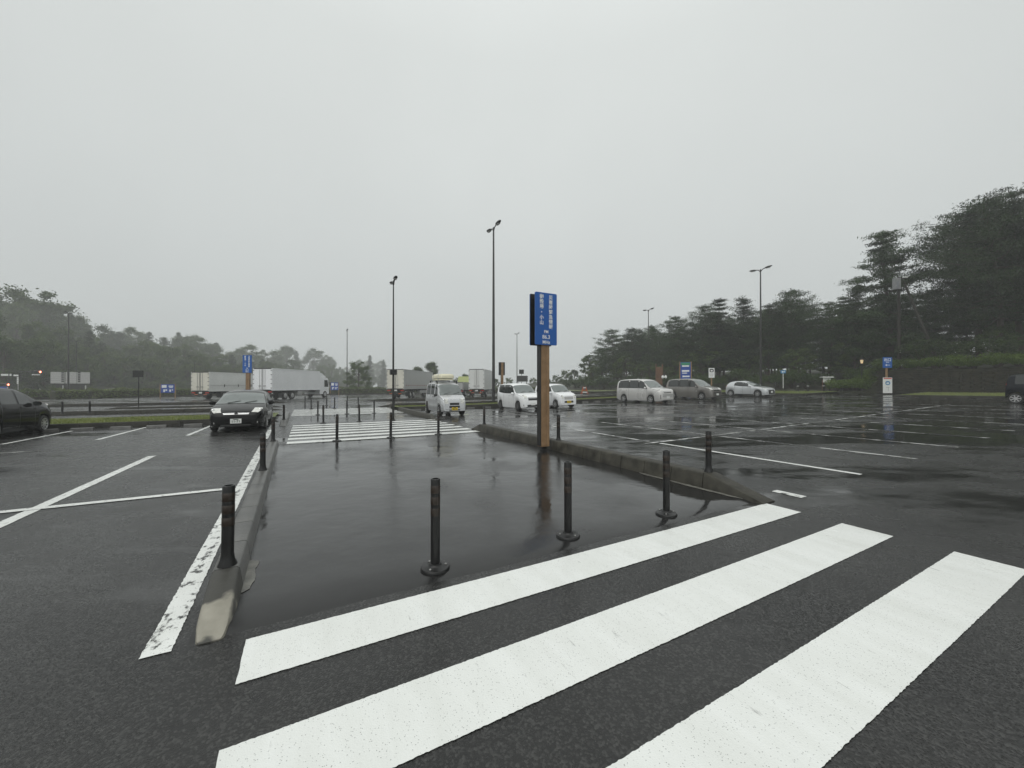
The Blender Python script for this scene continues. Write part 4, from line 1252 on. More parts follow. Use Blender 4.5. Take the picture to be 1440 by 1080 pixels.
def make_car(name, label, loc, heading, sp_):
    t = thing(name, label, sp_.get('cat', 'car'), loc, heading)
    b = Body(sp_['L'], sp_['W'], sp_['top'], sp_['belt'], sp_['plan'], sp_['axles'], sp_['r'], sp_.get('sill', .2), sp_.get('tumble', .25))
    pmx = sp_['paint']
    bo = link('body', b.mesh(pmx), t)
    for a in b.axles:
        for s in (1, -1):
            wheel(t, b.L / 2 - a, s * (b.Wd / 2 - .105), b.r, .19, sp_.get('rim', M_RIM), sp_.get('spokes', 7))
    # side windows
    for s in (1, -1):
        for (s0, s1, k0, k1) in sp_['win']:
            b.patch(s0, s1, 5.05, 6.55, .005, 8, 4, s, k0, k1).build('side_window', M_GLASS, t, smooth=True)
        if 'winframe' in sp_:
            s0, s1, k0, k1 = sp_['winframe']
            b.patch(s0, s1, 4.9, 6.75, .002, 14, 4, s, k0, k1).build('window_surround', M_TRIM, t, smooth=True)
        for (s0, k0) in sp_['seams']:
            b.patch(s0, s0 + .012, 0.35, 4.95, .003, 1, 8, s, k0).build('door_seam', M_TRIM, bo)
        for s0 in sp_['handles']:
            p = b.S(s0, 3.55)
            MB().box((p.x, s * (p.y + .018), p.z), (.17, .03, .03), bev=.01).build('door_handle', sp_.get('handle', pmx), t)
        b.patch(sp_['axles'][0] + b.r + .09, sp_['axles'][1] - b.r - .09, 0.02, 0.55, .006, 6, 2, s).build('side_sill', sp_.get('sillmat', M_TRIM), t, smooth=True)
        # headlamps, mirror, tail lamp
        h0, h1, v0, v1, k0 = sp_['head']
        hl = b.patch(h0, h1, v0, v1, .006, 6, 6, s, k0).build('headlight', M_LAMPG, t, smooth=True)
        hm0 = (h0 + h1) / 2 + k0 * .5
        pc = b.S(hm0, (v0 + v1) / 2)
        MB().lathe([(.055, 0), (.03, .012)], c=(pc.x + .0, s * pc.y, pc.z), n=10, M=Matrix.Rotation(math.pi / 2, 3, 'Y')).build('bulb_reflector', M_CHROME, hl)
        sm, mz = sp_['mirror']
        wv = b.S(sm, 5.2)
        mir = MB().box((wv.x, s * (wv.y + .13), mz), (.12, .20, .15), bev=.045).build('mirror', sp_.get('mirmat', pmx), t, smooth=True)
        MB().box((wv.x - .062, s * (wv.y + .13), mz), (.006, .16, .11)).build('mirror_glass', M_GLASS, mir)
        if 'tail' in sp_:
            q = sp_['tail']
            b.patch(b.L - q[0], b.L - q[1], q[2], q[3], .006, 4, 4, s).build('tail_lamp', M_TAIL, t, smooth=True)
    w0, w1 = sp_['shield']
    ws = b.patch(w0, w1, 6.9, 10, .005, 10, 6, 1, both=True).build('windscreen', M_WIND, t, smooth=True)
    for yy in (.12, -.42):
        p = b.S(w0 + .03, 9.3); q = b.S(w0 + (w1 - w0) * .22, 9.3)
        MB().tube([(p.x, yy, p.z + .015), (q.x, yy + .38, q.z + .018)], .010, 5).build('wiper', M_TRIM, ws)
    b.patch(w0 - .035, w0 - .002, 7.0, 10, .008, 1, 6, 1, both=True).build('cowl', M_TRIM, t)
    if 'rearwin' in sp_:
        r0, r1 = sp_['rearwin']
        b.patch(r0, r1, 7.2, 10, .005, 6, 6, 1, both=True).build('rear_window', M_GLASS, t, smooth=True)
    if 'hoodline' in sp_:
        b.patch(sp_['hoodline'], sp_['hoodline'] + .014, 7.6, 10, .003, 1, 6, 1, both=True).build('bonnet_seam', M_TRIM, bo)
    # fascia items: (name, s0, s1, v0, v1, mat)
    for (nm, s0, s1, v0, v1, mt) in sp_.get('front', ()):
        b.patch(s0, s1, v0, v1, .007, 4, 6, 1, both=True).build(nm, mt, t, smooth=True)
    # boxes on the flat bumper face: (name, y, z, w, h, mat), mirrored when y is not 0
    for (nm, y, z, w, h_, mt) in sp_.get('bumper', ()):
        for s in ((1, -1) if y else (1,)):
            w = min(w, .86 * b.plan(0) * b.Wd) if not y else w
            MB().box((b.L / 2 + .001 - .10 * (abs(y) / (b.Wd / 2)) ** 2, s * y, z), (.03, w, h_), bev=.008).build(nm, mt, t)
    plate(t, b.L / 2 + .022, sp_['plz'], sp_['plate'], sp_.get('pltxt'))
    MB().box((0, 0, .28), (b.L * .8, b.Wd * .72, .16)).build('underbody', M_TRIM, t)
    p = b.S(b.L * .62, 10)
    if sp_.get('fin'): MB().prism([(p.x + .08, 0), (p.x - .09, 0), (p.x - .09, .07)], -.012, .012, off=(0, 0, p.z - .01)).build('aerial', pmx, t)
    return t, b

P_SILV = pm('silver_van_paint', (0.56, 0.57, 0.58), .28, metal=.35, coat=.6, var=.04, vscale=1)
P_WHITE = pm('pearl_white_paint', (0.80, 0.81, 0.81), .25, coat=.8, var=.03, vscale=1)
P_WHITE2 = pm('plain_white_paint', (0.78, 0.79, 0.80), .28, coat=.6, var=.03, vscale=1)
P_BEIGE = pm('warm_silver_paint', (0.58, 0.57, 0.555), .28, metal=.25, coat=.7, var=.04, vscale=1)
P_GREY = pm('bronze_grey_paint', (0.21, 0.20, 0.185), .26, metal=.4, coat=.7, var=.05, vscale=1)
P_WSILV = pm('white_silver_paint', (0.58, 0.60, 0.61), .26, metal=.25, coat=.8, var=.03, vscale=1)
P_BLK = pm('black_car_paint', (0.003, 0.003, 0.0035), .10, spec=.22, coat=0.0, var=.15, vscale=1)
P_NAVY = pm('dark_navy_paint', (0.006, 0.008, 0.013), .12, spec=.25, coat=0.0, var=.15, vscale=1)

HEAD = math.atan2(-AX.y, -AX.x)     # bonnet towards the photographer
def at_ab(a, b, L_):
    """loc of a car with its nose at a (bonnet towards -A), centre line b"""
    return W3(a + L_ / 2, b)
def settle(o, L_, wb=2.6):
    d = Vector((math.cos(o.rotation_euler.z), math.sin(o.rotation_euler.z)))
    n = Vector((-d.y, d.x)); c = o.location
    zf = g(c.x + d.x * wb / 2, c.y + d.y * wb / 2); zr = g(c.x - d.x * wb / 2, c.y - d.y * wb / 2)
    zl = g(c.x + n.x * .7, c.y + n.y * .7); zr2 = g(c.x - n.x * .7, c.y - n.y * .7)
    o.rotation_euler = (math.atan2(zl - zr2, 1.4), -math.atan2(zf - zr, wb), o.rotation_euler.z)
    o.location.z = (zf + zr) / 2 + .002

plan_van = [(0, .80), (.05, .88), (.22, .96), (.6, 1.0), (2.2, 1.0), (2.9, .99), (3.3, .95), (3.4, .90)]
every = dict(cat='van', L=3.4, W=1.475, r=.285, axles=(.60, 2.98), sill=.22, tumble=.13,
    top=[(0, .42), (.012, .62), (.03, .80), (.08, .93), (.22, 1.02), (.42, 1.11), (.50, 1.15), (.98, 1.68), (1.12, 1.77), (1.5, 1.83), (2.3, 1.86), (3.15, 1.84), (3.30, 1.76), (3.365, 1.40), (3.39, .9), (3.4, .5)],
    belt=[(0, .80), (.5, 1.02), (1.0, 1.08), (3.4, 1.08)], plan=plan_van,
    win=[(.86, 1.38, .22, .02), (1.52, 2.22, 0, 0), (2.32, 3.12, 0, -.06)], seams=[(.80, .0), (1.45, 0), (2.28, 0)], handles=[1.30, 1.62],
    handle=M_TRIM, sillmat=P_SILV, head=(.016, .10, 7.3, 8.75, 0), mirror=(.84, 1.14), mirmat=M_TRIM, shield=(.50, 1.02),
    front=[('upper_grille', .010, .020, 9.05, 10, M_TRIM)], bumper=[('lower_grille', 0, .50, .60, .12, M_TRIM), ('lower_intake', 0, .33, .62, .06, M_TRIM), ('bumper', 0, .41, 1.02, .035, P_SILV)],
    plz=.40, plate=M_YPL, pltxt='58-40', paint=P_SILV, tail=(.06, .012, 5.4, 6.6), spokes=6)
va, vb = 20.0, 7.15
o_ev, b_ev = make_car('kei_van', 'silver boxy van with a cream roof box and yellow plate', at_ab(va, vb, 3.4), HEAD, every)
settle(o_ev, 3.4, 2.4)
# roof bars stay with the van, the roof box is strapped on top of them
for s_ in (1.3, 2.6):
    z = b_ev.top(s_) + .10; x_ = 1.7 - s_
    MB().tube([(x_, -.62, z), (x_, .62, z)], .018, 6).build('roof_bar', M_TRIM, o_ev)
    for yy in (-.58, .58): MB().box((x_, yy, z - .06), (.07, .05, .14)).build('bar_foot', M_TRIM, o_ev)
pb_ = thing('roof_box', 'cream rounded cargo box strapped on the silver van roof', 'roof box', o_ev.matrix_basis @ Vector((-.28, -.02, 1.985)), HEAD)
M_CREAM = pm('cream_plastic', (.66, .63, .47), .4, var=.05)
def lid(L_, Wd_, z0, z1, taper, n=6):
    m = MB(); V = []
    pr = [(1.0, z0), (1.0, z0 + (z1 - z0) * .45), (.95, z0 + (z1 - z0) * .75), (.85, z0 + (z1 - z0) * .93), (.66, z1)]
    for k, z in pr:
        for (x, y) in rounded(L_ * (1 - (1 - k) * taper), Wd_ * k, min(.18, Wd_ * k * .4), n): V.append((x, y, z))
    c = 4 * n; F = []
    for a in range(len(pr) - 1):
        for i in range(c):
            j = (i + 1) % c; F.append((a * c + i, a * c + j, (a + 1) * c + j, (a + 1) * c + i))
    F.append(tuple(range(c))[::-1]); F.append(tuple((len(pr) - 1) * c + i for i in range(c)))
    m.add(V, F); return m
lid(1.75, .82, .0, .10, .5).build('box_base', M_CREAM, pb_, smooth=True)
lid(1.80, .86, .105, .36, .6).build('box_lid', M_CREAM, pb_, smooth=True)
for x_ in (-.45, .45): MB().box((x_, 0, .175), (.05, .875, .30), bev=.01).build('strap', M_GREYP, pb_)

plan_m = [(0, .74), (.06, .84), (.25, .95), (.6, 1.0), (3.0, 1.0), (3.45, .97), (3.65, .92), (3.71, .86)]
solio = dict(L=3.71, W=1.625, r=.30, axles=(.66, 3.14), sill=.17, tumble=.16,
    top=[(0, .46), (.02, .66), (.07, .84), (.20, .95), (.55, 1.06), (.80, 1.12), (1.38, 1.60), (1.55, 1.68), (2.0, 1.74), (2.8, 1.745), (3.45, 1.70), (3.60, 1.58), (3.68, 1.0), (3.71, .5)],
    belt=[(0, .80), (.7, 1.00), (1.2, 1.04), (2.6, 1.07), (3.3, 1.15), (3.71, 1.2)], plan=plan_m,
    win=[(1.12, 1.72, .24, .02), (1.80, 2.50, 0, 0), (2.58, 3.25, 0, .05)], winframe=(1.02, 3.34, .30, .06), seams=[(1.08, 0), (1.76, 0), (2.56, 0)], handles=[1.62, 1.95],
    sillmat=P_WHITE, head=(.05, .34, 7.3, 8.8, .0), mirror=(1.10, 1.10), shield=(.80, 1.42),
    front=[('grille', .018, .065, 8.9, 10, M_TRIM), ('chrome_bar', .045, .058, 8.9, 10, M_CHROME)],
    bumper=[('lower_intake', 0, .32, .84, .13, M_TRIM), ('fog_bezel', .60, .36, .14, .10, M_TRIM), ('chrome_lip', 0, .245, 1.1, .025, M_CHROME)],
    plz=.43, plate=M_WHITE, paint=P_WHITE, tail=(.07, .02, 5.0, 6.6), rim=M_RIMD, spokes=10)
o, b_ = make_car('compact_minivan', 'pearl white minivan with black side glass left of the timber post', at_ab(20.95, 12.75, 3.71), HEAD, solio); settle(o, 3.71)

wagon = dict(L=3.4, W=1.475, r=.275, axles=(.62, 2.98), sill=.18, tumble=.15,
    top=[(0, .44), (.015, .62), (.05, .82), (.15, .93), (.5, 1.04), (.72, 1.09), (1.28, 1.54), (1.42, 1.60), (1.9, 1.645), (2.7, 1.64), (3.18, 1.60), (3.30, 1.48), (3.37, .95), (3.4, .5)],
    belt=[(0, .78), (.7, .98), (1.2, 1.02), (3.4, 1.06)], plan=plan_van,
    win=[(1.02, 1.66, .22, 0), (1.78, 2.44, 0, 0), (2.54, 3.06, 0, -.08)], seams=[(.98, 0), (1.70, 0), (2.48, 0)], handles=[1.56, 1.90],
    sillmat=P_WHITE2, head=(.020, .10, 7.2, 8.5, 0), mirror=(1.0, 1.06), shield=(.72, 1.31),
    front=[('mesh_grille', .012, .04, 8.75, 10, M_GREYP), ], bumper=[('lower_grille', 0, .44, .72, .13, M_TRIM), ('fog_lamp', .52, .42, .10, .07, M_TRIM), ('lip', 0, .25, 1.0, .03, P_WHITE2)],
    plz=.43, plate=M_YPL, pltxt='31-07', paint=P_WHITE2, tail=(.07, .02, 4.6, 6.2), rim=M_RIM)
o, b_ = make_car('kei_wagon', 'small white wagon with a yellow plate right of the timber post', at_ab(21.2, 15.75, 3.4), HEAD, wagon); settle(o, 3.4)

plan_L = [(0, .72), (.06, .82), (.22, .93), (.6, 1.0), (3.9, 1.0), (4.4, .97), (4.62, .92), (4.7, .86)]
noah = dict(cat='minivan', L=4.69, W=1.73, r=.315, axles=(.93, 3.78), sill=.19, tumble=.17,
    top=[(0, .48), (.02, .72), (.06, .90), (.16, 1.02), (.55, 1.12), (.95, 1.20), (1.68, 1.72), (1.90, 1.81), (2.4, 1.875), (3.4, 1.885), (4.4, 1.83), (4.56, 1.70), (4.65, 1.1), (4.69, .55)],
    belt=[(0, .9), (.9, 1.08), (1.4, 1.11), (4.69, 1.14)], plan=plan_L,
    win=[(1.36, 2.10, .30, 0), (2.20, 3.12, 0, 0), (3.24, 4.30, 0, -.06)], winframe=(1.22, 4.42, .36, -.08), seams=[(1.30, 0), (2.15, 0), (3.20, 0)], handles=[2.0, 2.30],
    sillmat=P_BEIGE, head=(.10, .34, 7.3, 8.75, 0), mirror=(1.36, 1.20), shield=(.95, 1.72),
    front=[('chrome_bar', .030, .042, 8.7, 10, M_CHROME), ('chrome_bar', .055, .072, 8.7, 10, M_CHROME)], bumper=[('grille', 0, .60, 1.05, .22, M_GREYP), ('grille_slot', 0, .66, 1.06, .035, M_TRIM), ('grille_slot', 0, .55, 1.06, .035, M_TRIM), ('air_curtain', .68, .5, .10, .3, M_TRIM), ('lip', 0, .27, 1.3, .03, M_CHROME)],
    plz=.46, plate=M_WHITE, paint=P_BEIGE, tail=(.08, .02, 5.2, 6.6), fin=True)
o, b_ = make_car('minivan', 'warm silver minivan with chrome barred grille and dark side glass', at_ab(20.2, 24.3, 4.69), HEAD, noah); settle(o, 4.69)

serena = dict(cat='minivan', L=4.68, W=1.70, r=.31, axles=(.92, 3.78), sill=.19, tumble=.18,
    top=[(0, .46), (.03, .66), (.10, .84), (.26, .96), (.62, 1.07), (.92, 1.14), (1.78, 1.70), (2.0, 1.77), (2.5, 1.825), (3.4, 1.83), (4.35, 1.77), (4.52, 1.64), (4.64, 1.05), (4.68, .55)],
    belt=[(0, .84), (.9, 1.03), (1.4, 1.06), (2.9, 1.08), (3.2, 1.08), (4.68, 1.12)], plan=plan_L,
    win=[(1.36, 2.14, .34, 0), (2.24, 3.14, 0, 0), (3.28, 4.24, 0, -.06)], winframe=(1.2, 4.36, .42, -.06), seams=[(1.30, 0), (2.18, 0), (3.20, 0)], handles=[2.0, 2.34],
    sillmat=P_GREY, head=(.12, .50, 7.2, 8.8, 0), mirror=(1.36, 1.14), shield=(.92, 1.80),
    front=[('chrome_bar', .05, .09, 8.8, 10, M_CHROME)], bumper=[('grille', 0, .60, .9, .10, M_TRIM), ('lower_intake', 0, .34, .95, .10, M_TRIM), ('lip', 0, .24, 1.2, .03, M_CHROME)],
    plz=.46, plate=M_WHITE, paint=P_GREY, tail=(.08, .02, 5.2, 6.6))
o, b_ = make_car('minivan', 'bronze grey minivan parked behind the warm silver one', at_ab(20.5, 30.75, 4.68), HEAD, serena); settle(o, 4.68)

plan_h = [(0, .66), (.06, .78), (.22, .91), (.6, .99), (1.2, 1.0), (2.8, 1.0), (3.5, .98), (3.85, .90), (3.94, .82)]
hatch = dict(L=3.94, W=1.695, r=.31, axles=(.80, 3.35), sill=.17, tumble=.36,
    top=[(0, .46), (.03, .60), (.12, .72), (.32, .82), (.75, .92), (1.12, .98), (1.85, 1.36), (2.1, 1.44), (2.5, 1.49), (3.0, 1.475), (3.48, 1.40), (3.74, 1.16), (3.86, .96), (3.91, .75), (3.94, .5)],
    belt=[(0, .68), (.8, .86), (1.4, .93), (2.4, .97), (3.0, 1.04), (3.94, 1.04)], plan=plan_h,
    win=[(1.42, 2.12, .36, .04), (2.22, 2.86, .0, -.06)], winframe=(1.34, 3.02, .44, -.14), seams=[(1.42, 0), (2.17, 0), (2.98, -.1)], handles=[2.05],
    sillmat=M_TRIM, head=(.14, .62, 6.6, 8.4, .06), mirror=(1.5, 1.02), shield=(1.12, 1.90), rearwin=(3.50, 3.75),
    front=[('nose_grille', .01, .05, 8.4, 10, M_TRIM)], bumper=[('grille', 0, .40, .92, .26, M_TRIM), ('fog_bezel', .62, .42, .10, .16, M_TRIM)],
    plz=.46, plate=M_WHITE, paint=P_WSILV, tail=(.22, .05, 3.6, 5.2), spokes=8)
xh, yh = P(1068, 559)
ah, bh = AB(xh, yh)
o, b_ = make_car('hatchback', 'silvery white small hatchback parked at the end of the row', at_ab(19.75, 37.5, 3.94), HEAD, hatch); settle(o, 3.94)

plan_s = [(0, .66), (.06, .78), (.22, .90), (.6, .98), (1.1, 1.0), (3.4, 1.0), (4.1, .97), (4.5, .90), (4.6, .82)]
wish = dict(L=4.6, W=1.74, r=.315, axles=(.94, 3.66), sill=.17, tumble=.36,
    top=[(0, .50), (.03, .62), (.12, .71), (.34, .79), (.85, .91), (1.22, .98), (2.10, 1.36), (2.4, 1.43), (2.9, 1.47), (3.5, 1.45), (4.1, 1.34), (4.38, 1.10), (4.52, .95), (4.57, .8), (4.6, .5)],
    belt=[(0, .66), (.9, .84), (1.5, .92), (4.6, .98)], plan=plan_s,
    win=[(1.62, 2.42, .42, .04), (2.52, 3.30, 0, 0), (3.40, 4.05, 0, -.2)], seams=[(1.56, 0), (2.46, 0), (3.34, 0)], handles=[2.3, 3.15],
    sillmat=P_BLK, head=(.08, .52, 6.8, 8.65, .02), mirror=(1.62, 1.00), shield=(1.22, 2.12), rearwin=(4.1, 4.38), hoodline=.16,
    front=[('chrome_grille', .035, .075, 8.75, 10, M_CHROME), ('grille_slot', .050, .060, 8.8, 10, M_TRIM)],
    bumper=[('fog_lamp', .60, .34, .10, .07, M_GREYP), ('lower_intake', 0, .24, .9, .07, M_TRIM)],
    plz=.40, plate=M_WHITE, pltxt='11-71', paint=P_BLK, tail=(.2, .05, 3.6, 5.0), rim=M_RIM)
o, b_ = make_car('sedan', 'glossy black low car with a white plate facing the walkway', at_ab(16.75, -2.22, 4.6), HEAD, wish); settle(o, 4.6)
em = MB().lathe([(.055, 0), (.055, .012), (.04, .014)], c=(2.3 - .045, 0, .655), n=16, M=Matrix.Rotation(math.pi / 2, 3, 'Y')); em.build('badge', M_TRIM, o, smooth=True)

fit = dict(L=4.0, W=1.695, r=.30, axles=(.82, 3.32), sill=.17, tumble=.30,
    top=[(0, .50), (.03, .66), (.12, .82), (.34, .95), (.66, 1.05), (.80, 1.09), (1.75, 1.52), (2.0, 1.575), (2.6, 1.60), (3.3, 1.56), (3.7, 1.40), (3.9, 1.02), (3.96, .8), (4.0, .5)],
    belt=[(0, .72), (.8, .92), (1.3, .97), (4.0, 1.04)], plan=plan_h[:-1] + [(4.0, .84)],
    win=[(1.42, 2.12, .40, .0), (2.22, 2.96, 0, 0), (3.06, 3.52, 0, -.12)], seams=[(1.36, 0), (2.16, 0), (3.0, 0)], handles=[2.05, 2.85],
    sillmat=P_BLK, head=(.10, .62, 6.6, 8.5, .04), mirror=(1.42, 1.05), shield=(.80, 1.78), rearwin=(3.62, 3.9),
    bumper=[('lower_intake', 0, .30, .9, .1, M_TRIM)], plz=.42, plate=M_WHITE, paint=P_BLK, tail=(.2, .03, 4.4, 6.4), rim=M_RIM, spokes=9)
la = 20.95
o, b_ = make_car('compact_car', 'black compact car parked nose to the left grass median', W3(la - 2.0, -9.15), ANG_A, fit); settle(o, 4.0)

hust = dict(L=3.4, W=1.475, r=.30, axles=(.62, 3.02), sill=.24, tumble=.14,
    top=[(0, .55), (.015, .75), (.06, .92), (.16, 1.0), (.6, 1.07), (.80, 1.10), (1.15, 1.56), (1.3, 1.64), (1.8, 1.68), (2.8, 1.67), (3.2, 1.62), (3.3, 1.5), (3.37, 1.0), (3.4, .55)],
    belt=[(0, .85), (.8, 1.04), (3.4, 1.06)], plan=plan_van,
    win=[(1.02, 1.66, .14, 0), (1.76, 2.40, 0, 0), (2.5, 3.05, 0, -.05)], seams=[(.98, 0), (1.70, 0), (2.45, 0)], handles=[1.58, 2.3],
    sillmat=M_TRIM, head=(.02, .10, 7.2, 8.5, 0), mirror=(1.0, 1.10), shield=(.80, 1.18),
    bumper=[('lower_grille', 0, .5, .7, .12, M_TRIM)], plz=.45, plate=M_YPL, paint=P_NAVY, tail=(.06, .01, 4.8, 6.0))
xq, yq = P(1428, 568)
aq, bq = AB(xq, yq)
o, b_ = make_car('kei_wagon', 'dark navy boxy small car by the grass verge and block wall', W3(aq - 1.32, bq + .75), HEAD, hust); settle(o, 3.4)

# ------------------------------------------------------------------ trucks
TD = R(90 - 6)      # heading of the truck bays
def truck_wheel(parent, x, y, r=.48, w=.28, dual=False, rim=M_RIM):
    sgn = 1 if y > 0 else -1
    o = thing('wheel', None, None, (x, y, r), 0); o.parent = parent
    M = Matrix.Rotation(-sgn * math.pi / 2, 3, 'X')
    MB().lathe([(r * .55, -w / 2), (r * .94, -w / 2), (r, -w / 2 + .04), (r, w / 2 - .04), (r * .94, w / 2), (r * .6, w / 2)], n=24, M=M).build('tyre', M_RUBBER, o, smooth=True)
    MB().lathe([(r * .60, w / 2 + .004), (r * .56, w / 2 + .01), (r * .50, w / 2 - .06), (r * .22, w / 2 - .05), (r * .20, w / 2 + .05), (r * .1, w / 2 + .06)], n=20, M=M).build('rim', rim, o, smooth=True)
def truck(name, label, rear_right, L_box, z0, z1, Wb, box_m, door_m, cab=None, cab_m=None, axles=(), lowline=False, lights=True, redline=False, guard=True, cabtop=None, heading=TD, deflect=None):
    """rear_right = (x, y) of the rear right corner; local +x forward, +y left; origin rear centre"""
    d = Vector((math.cos(heading), math.sin(heading))); n = Vector((-d.y, d.x))
    c = Vector(rear_right) + n * Wb / 2
    t = thing(name, label, 'truck', (c.x, c.y, g(c.x, c.y)), heading)
    bx = MB().box((L_box / 2 + .03, 0, (z0 + z1) / 2), (L_box - .06, Wb - .04, z1 - z0)).build('cargo_box', box_m, t)
    # frame rails and posts
    fr = MB()
    for s in (-1, 1):
        fr.box((L_box / 2, s * (Wb / 2 - .015), z0 + .06), (L_box, .05, .12)); fr.box((L_box / 2, s * (Wb / 2 - .015), z1 - .05), (L_box, .05, .10))
        fr.box((.03, s * (Wb / 2 - .05), (z0 + z1) / 2), (.08, .10, z1 - z0))
        fr.box((L_box - .03, s * (Wb / 2 - .05), (z0 + z1) / 2), (.08, .10, z1 - z0))
    fr.build('side_frame', box_m, t)
    hd = MB().box((.0, 0, z1 - .04), (.10, Wb - .2, .09)).box((.0, 0, z0 + .05), (.10, Wb - .2, .12)).build('rear_frame', M_GREYP if not lights else M_STEEL, t)
    for s in (-1, 1):
        dr = MB().box((-.012, s * (Wb / 4 - .01), (z0 + z1) / 2 + .01), (.05, Wb / 2 - .07, z1 - z0 - .20), bev=.01).build('rear_door', door_m, t)
        for yy in (.09, .34):
            MB().tube([(-.06, s * yy, z0 + .1), (-.06, s * yy, z1 - .1)], .022, 6).build('lock_rod', M_GREYP, dr)
        MB().box((-.07, s * .30, z0 + .55), (.04, .34, .05)).build('door_handle', M_TRIM, dr)
        for k in range(5):
            MB().box((-.045, s * (Wb / 2 - .10), z0 + .3 + k * (z1 - z0 - .55) / 4), (.05, .16, .06)).build('hinge', M_STEEL, dr)
    if lowline:
        MB().box((L_box / 2, -Wb / 2 - .004, z0 + .75), (L_box - .2, .02, .05)).build('gate_rail', M_GREYP, t)
        MB().box((L_box / 2, Wb / 2 + .004, z0 + .75), (L_box - .2, .02, .05)).build('gate_rail', M_GREYP, t)
        for k in range(3): MB().box((L_box * (.25 + .25 * k), -Wb / 2 - .02, z0 + .72), (.1, .03, .3)).build('latch', M_STEEL, t)
    if redline:
        for k in range(14):
            MB().box((.5 + k * (L_box - 1) / 14 + .3, -Wb / 2 + .0, z0 + .55), (.42, .012, .07)).build('red_stripe', M_TAIL, t)
    # chassis
    ch = MB()
    for s in (-1, 1): ch.box((L_box / 2, s * .42, z0 - .16), (L_box * .98, .09, .26))
    for k in range(6): ch.box((L_box * (.08 + .168 * k), 0, z0 - .12), (.12, Wb * .9, .12))
    ch.build('chassis', M_TRIM, t)
    ub = MB().box((.12, 0, .62), (.12, Wb - .15, .14)).box((.2, .7, .8), (.1, .1, .4)).box((.2, -.7, .8), (.1, .1, .4)).build('rear_bumper', M_TRIM, t)
    for s in (-1, 1): MB().box((.055, s * Wb * .25, .63), (.012, .42, .09)).build('reflector_strip', M_ORNG, ub)
    for s in (-1, 1):
        MB().box((.02, s * (Wb / 2 - .32), z0 - .16), (.10, .5, .15), bev=.02).build('tail_lamp', M_TAIL, t)
        for k in (0, 1): MB().box((axles[0] - .62 if axles else 1.2, s * (Wb / 2 - .3), .52), (.02, .5, .6)).build('mud_flap', M_TRIM, t) if k == 0 else None
    MB().box((.03, 0, z0 - .14), (.01, .44, .2)).build('number_plate', M_WHITE, t)
    for a in axles:
        for s in (-1, 1): truck_wheel(t, a, s * (Wb / 2 - .17))
    if guard:
        for s in (-1, 1):
            MB().box((L_box * .62, s * (Wb / 2 - .08), .75), (L_box * .22, .04, .09)).box((L_box * .62, s * (Wb / 2 - .08), .98), (L_box * .22, .04, .09)).build('side_guard', M_GREYP, t)
            MB().box((L_box * .55, s * (Wb / 2 - .34), .72), (.9, .5, .5), bev=.06).build('side_tank', M_GREYP, t)
    if cab:
        x0 = L_box + cab
        H_ = cabtop
        pr = [(x0, .50), (x0 + 2.05, .50), (x0 + 2.18, .62), (x0 + 2.20, 1.45), (x0 + 1.98, H_ - .35), (x0 + 1.75, H_ - .12), (x0 + .9, H_), (x0, H_)]
        hw = Wb / 2 - .06
        cb = MB().prism(pr, -hw, hw).build('cab', cab_m, t)
        for s in (-1, 1):
            MB().prism([(x0 + 1.02, 1.55), (x0 + 1.98, 1.55), (x0 + 1.80, H_ - .42), (x0 + 1.02, H_ - .42)], s * hw - .006 * (s < 0) * 1, s * hw + .006 * (s > 0) + (.0 if s > 0 else .0) + .0001).build('cab_window', M_GLASS, cb)
            MB().box((x0 + 1.5, s * (hw + .003), 1.2), (.16, .02, .04)).build('door_handle', M_TRIM, cb)
            MB().box((x0 + 2.12, s * (hw + .22), 2.0), (.10, .18, .42), bev=.03).build('mirror', M_TRIM, cb)
            MB().tube([(x0 + 1.95, s * hw, 2.2), (x0 + 2.12, s * (hw + .22), 2.2)], .02, 6).build('mirror_arm', M_TRIM, cb)
            MB().box((x0 + 1.1, s * (hw + .004), .62), (.5, .02, .2)).build('step', M_TRIM, cb)
            truck_wheel(t, x0 + 1.15, s * (Wb / 2 - .17))
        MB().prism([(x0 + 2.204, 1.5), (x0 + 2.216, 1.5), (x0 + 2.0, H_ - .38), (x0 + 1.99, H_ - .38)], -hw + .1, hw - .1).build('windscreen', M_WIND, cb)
        if deflect:
            MB().prism([(x0 + .1, H_), (x0 + 1.6, H_), (x0 + .5, H_ + deflect), (x0 + .1, H_ + deflect)], -hw + .1, hw - .1).build('roof_deflector', cab_m, cb)
    return t
M_TRW = pm('white_truck_panel', (.80, .81, .82), .35, var=.03, vscale=.8)
M_TRG = pm('grey_white_truck_panel', (.64, .65, .63), .4, var=.05, vscale=.8)
M_TRC = pm('cream_truck_door', (.62, .60, .52), .4, var=.05, vscale=.8)
M_TRGR = pm('plain_grey_truck_side', (.38, .385, .38), .4, var=.05, vscale=.8)
M_LIME = pm('lime_truck_cab', (.46, .51, .22), .35, var=.05)
y1 = 45.5
truck('white_box_truck', 'large clean white box truck with twin rear axles and white cab', (X(383, y1), y1), 9.4, 1.12, 3.78, 2.49, M_TRW, M_TRW, cab=.12, cab_m=M_TRW, axles=(2.3, 3.6), cabtop=2.95, deflect=.6)
y1 = 46.5
truck('box_truck', 'dull white box truck with beige doors behind the black sedan', (X(294.5, y1), y1), 8.6, 1.0, 3.38, 2.45, M_TRG, M_TRC, cab=.12, cab_m=M_TRG, axles=(2.2,), cabtop=2.8, lowline=True)
y1 = 52
truck('semi_trailer', 'long grey sided trailer with cream rear doors and red stripe', (X(568.5, y1), y1), 12.6, 1.22, 3.95, 2.49, M_TRGR, M_TRC, cab=.5, cab_m=M_TRW, axles=(2.4, 3.7), cabtop=3.2, redline=True)
y1 = 58.5
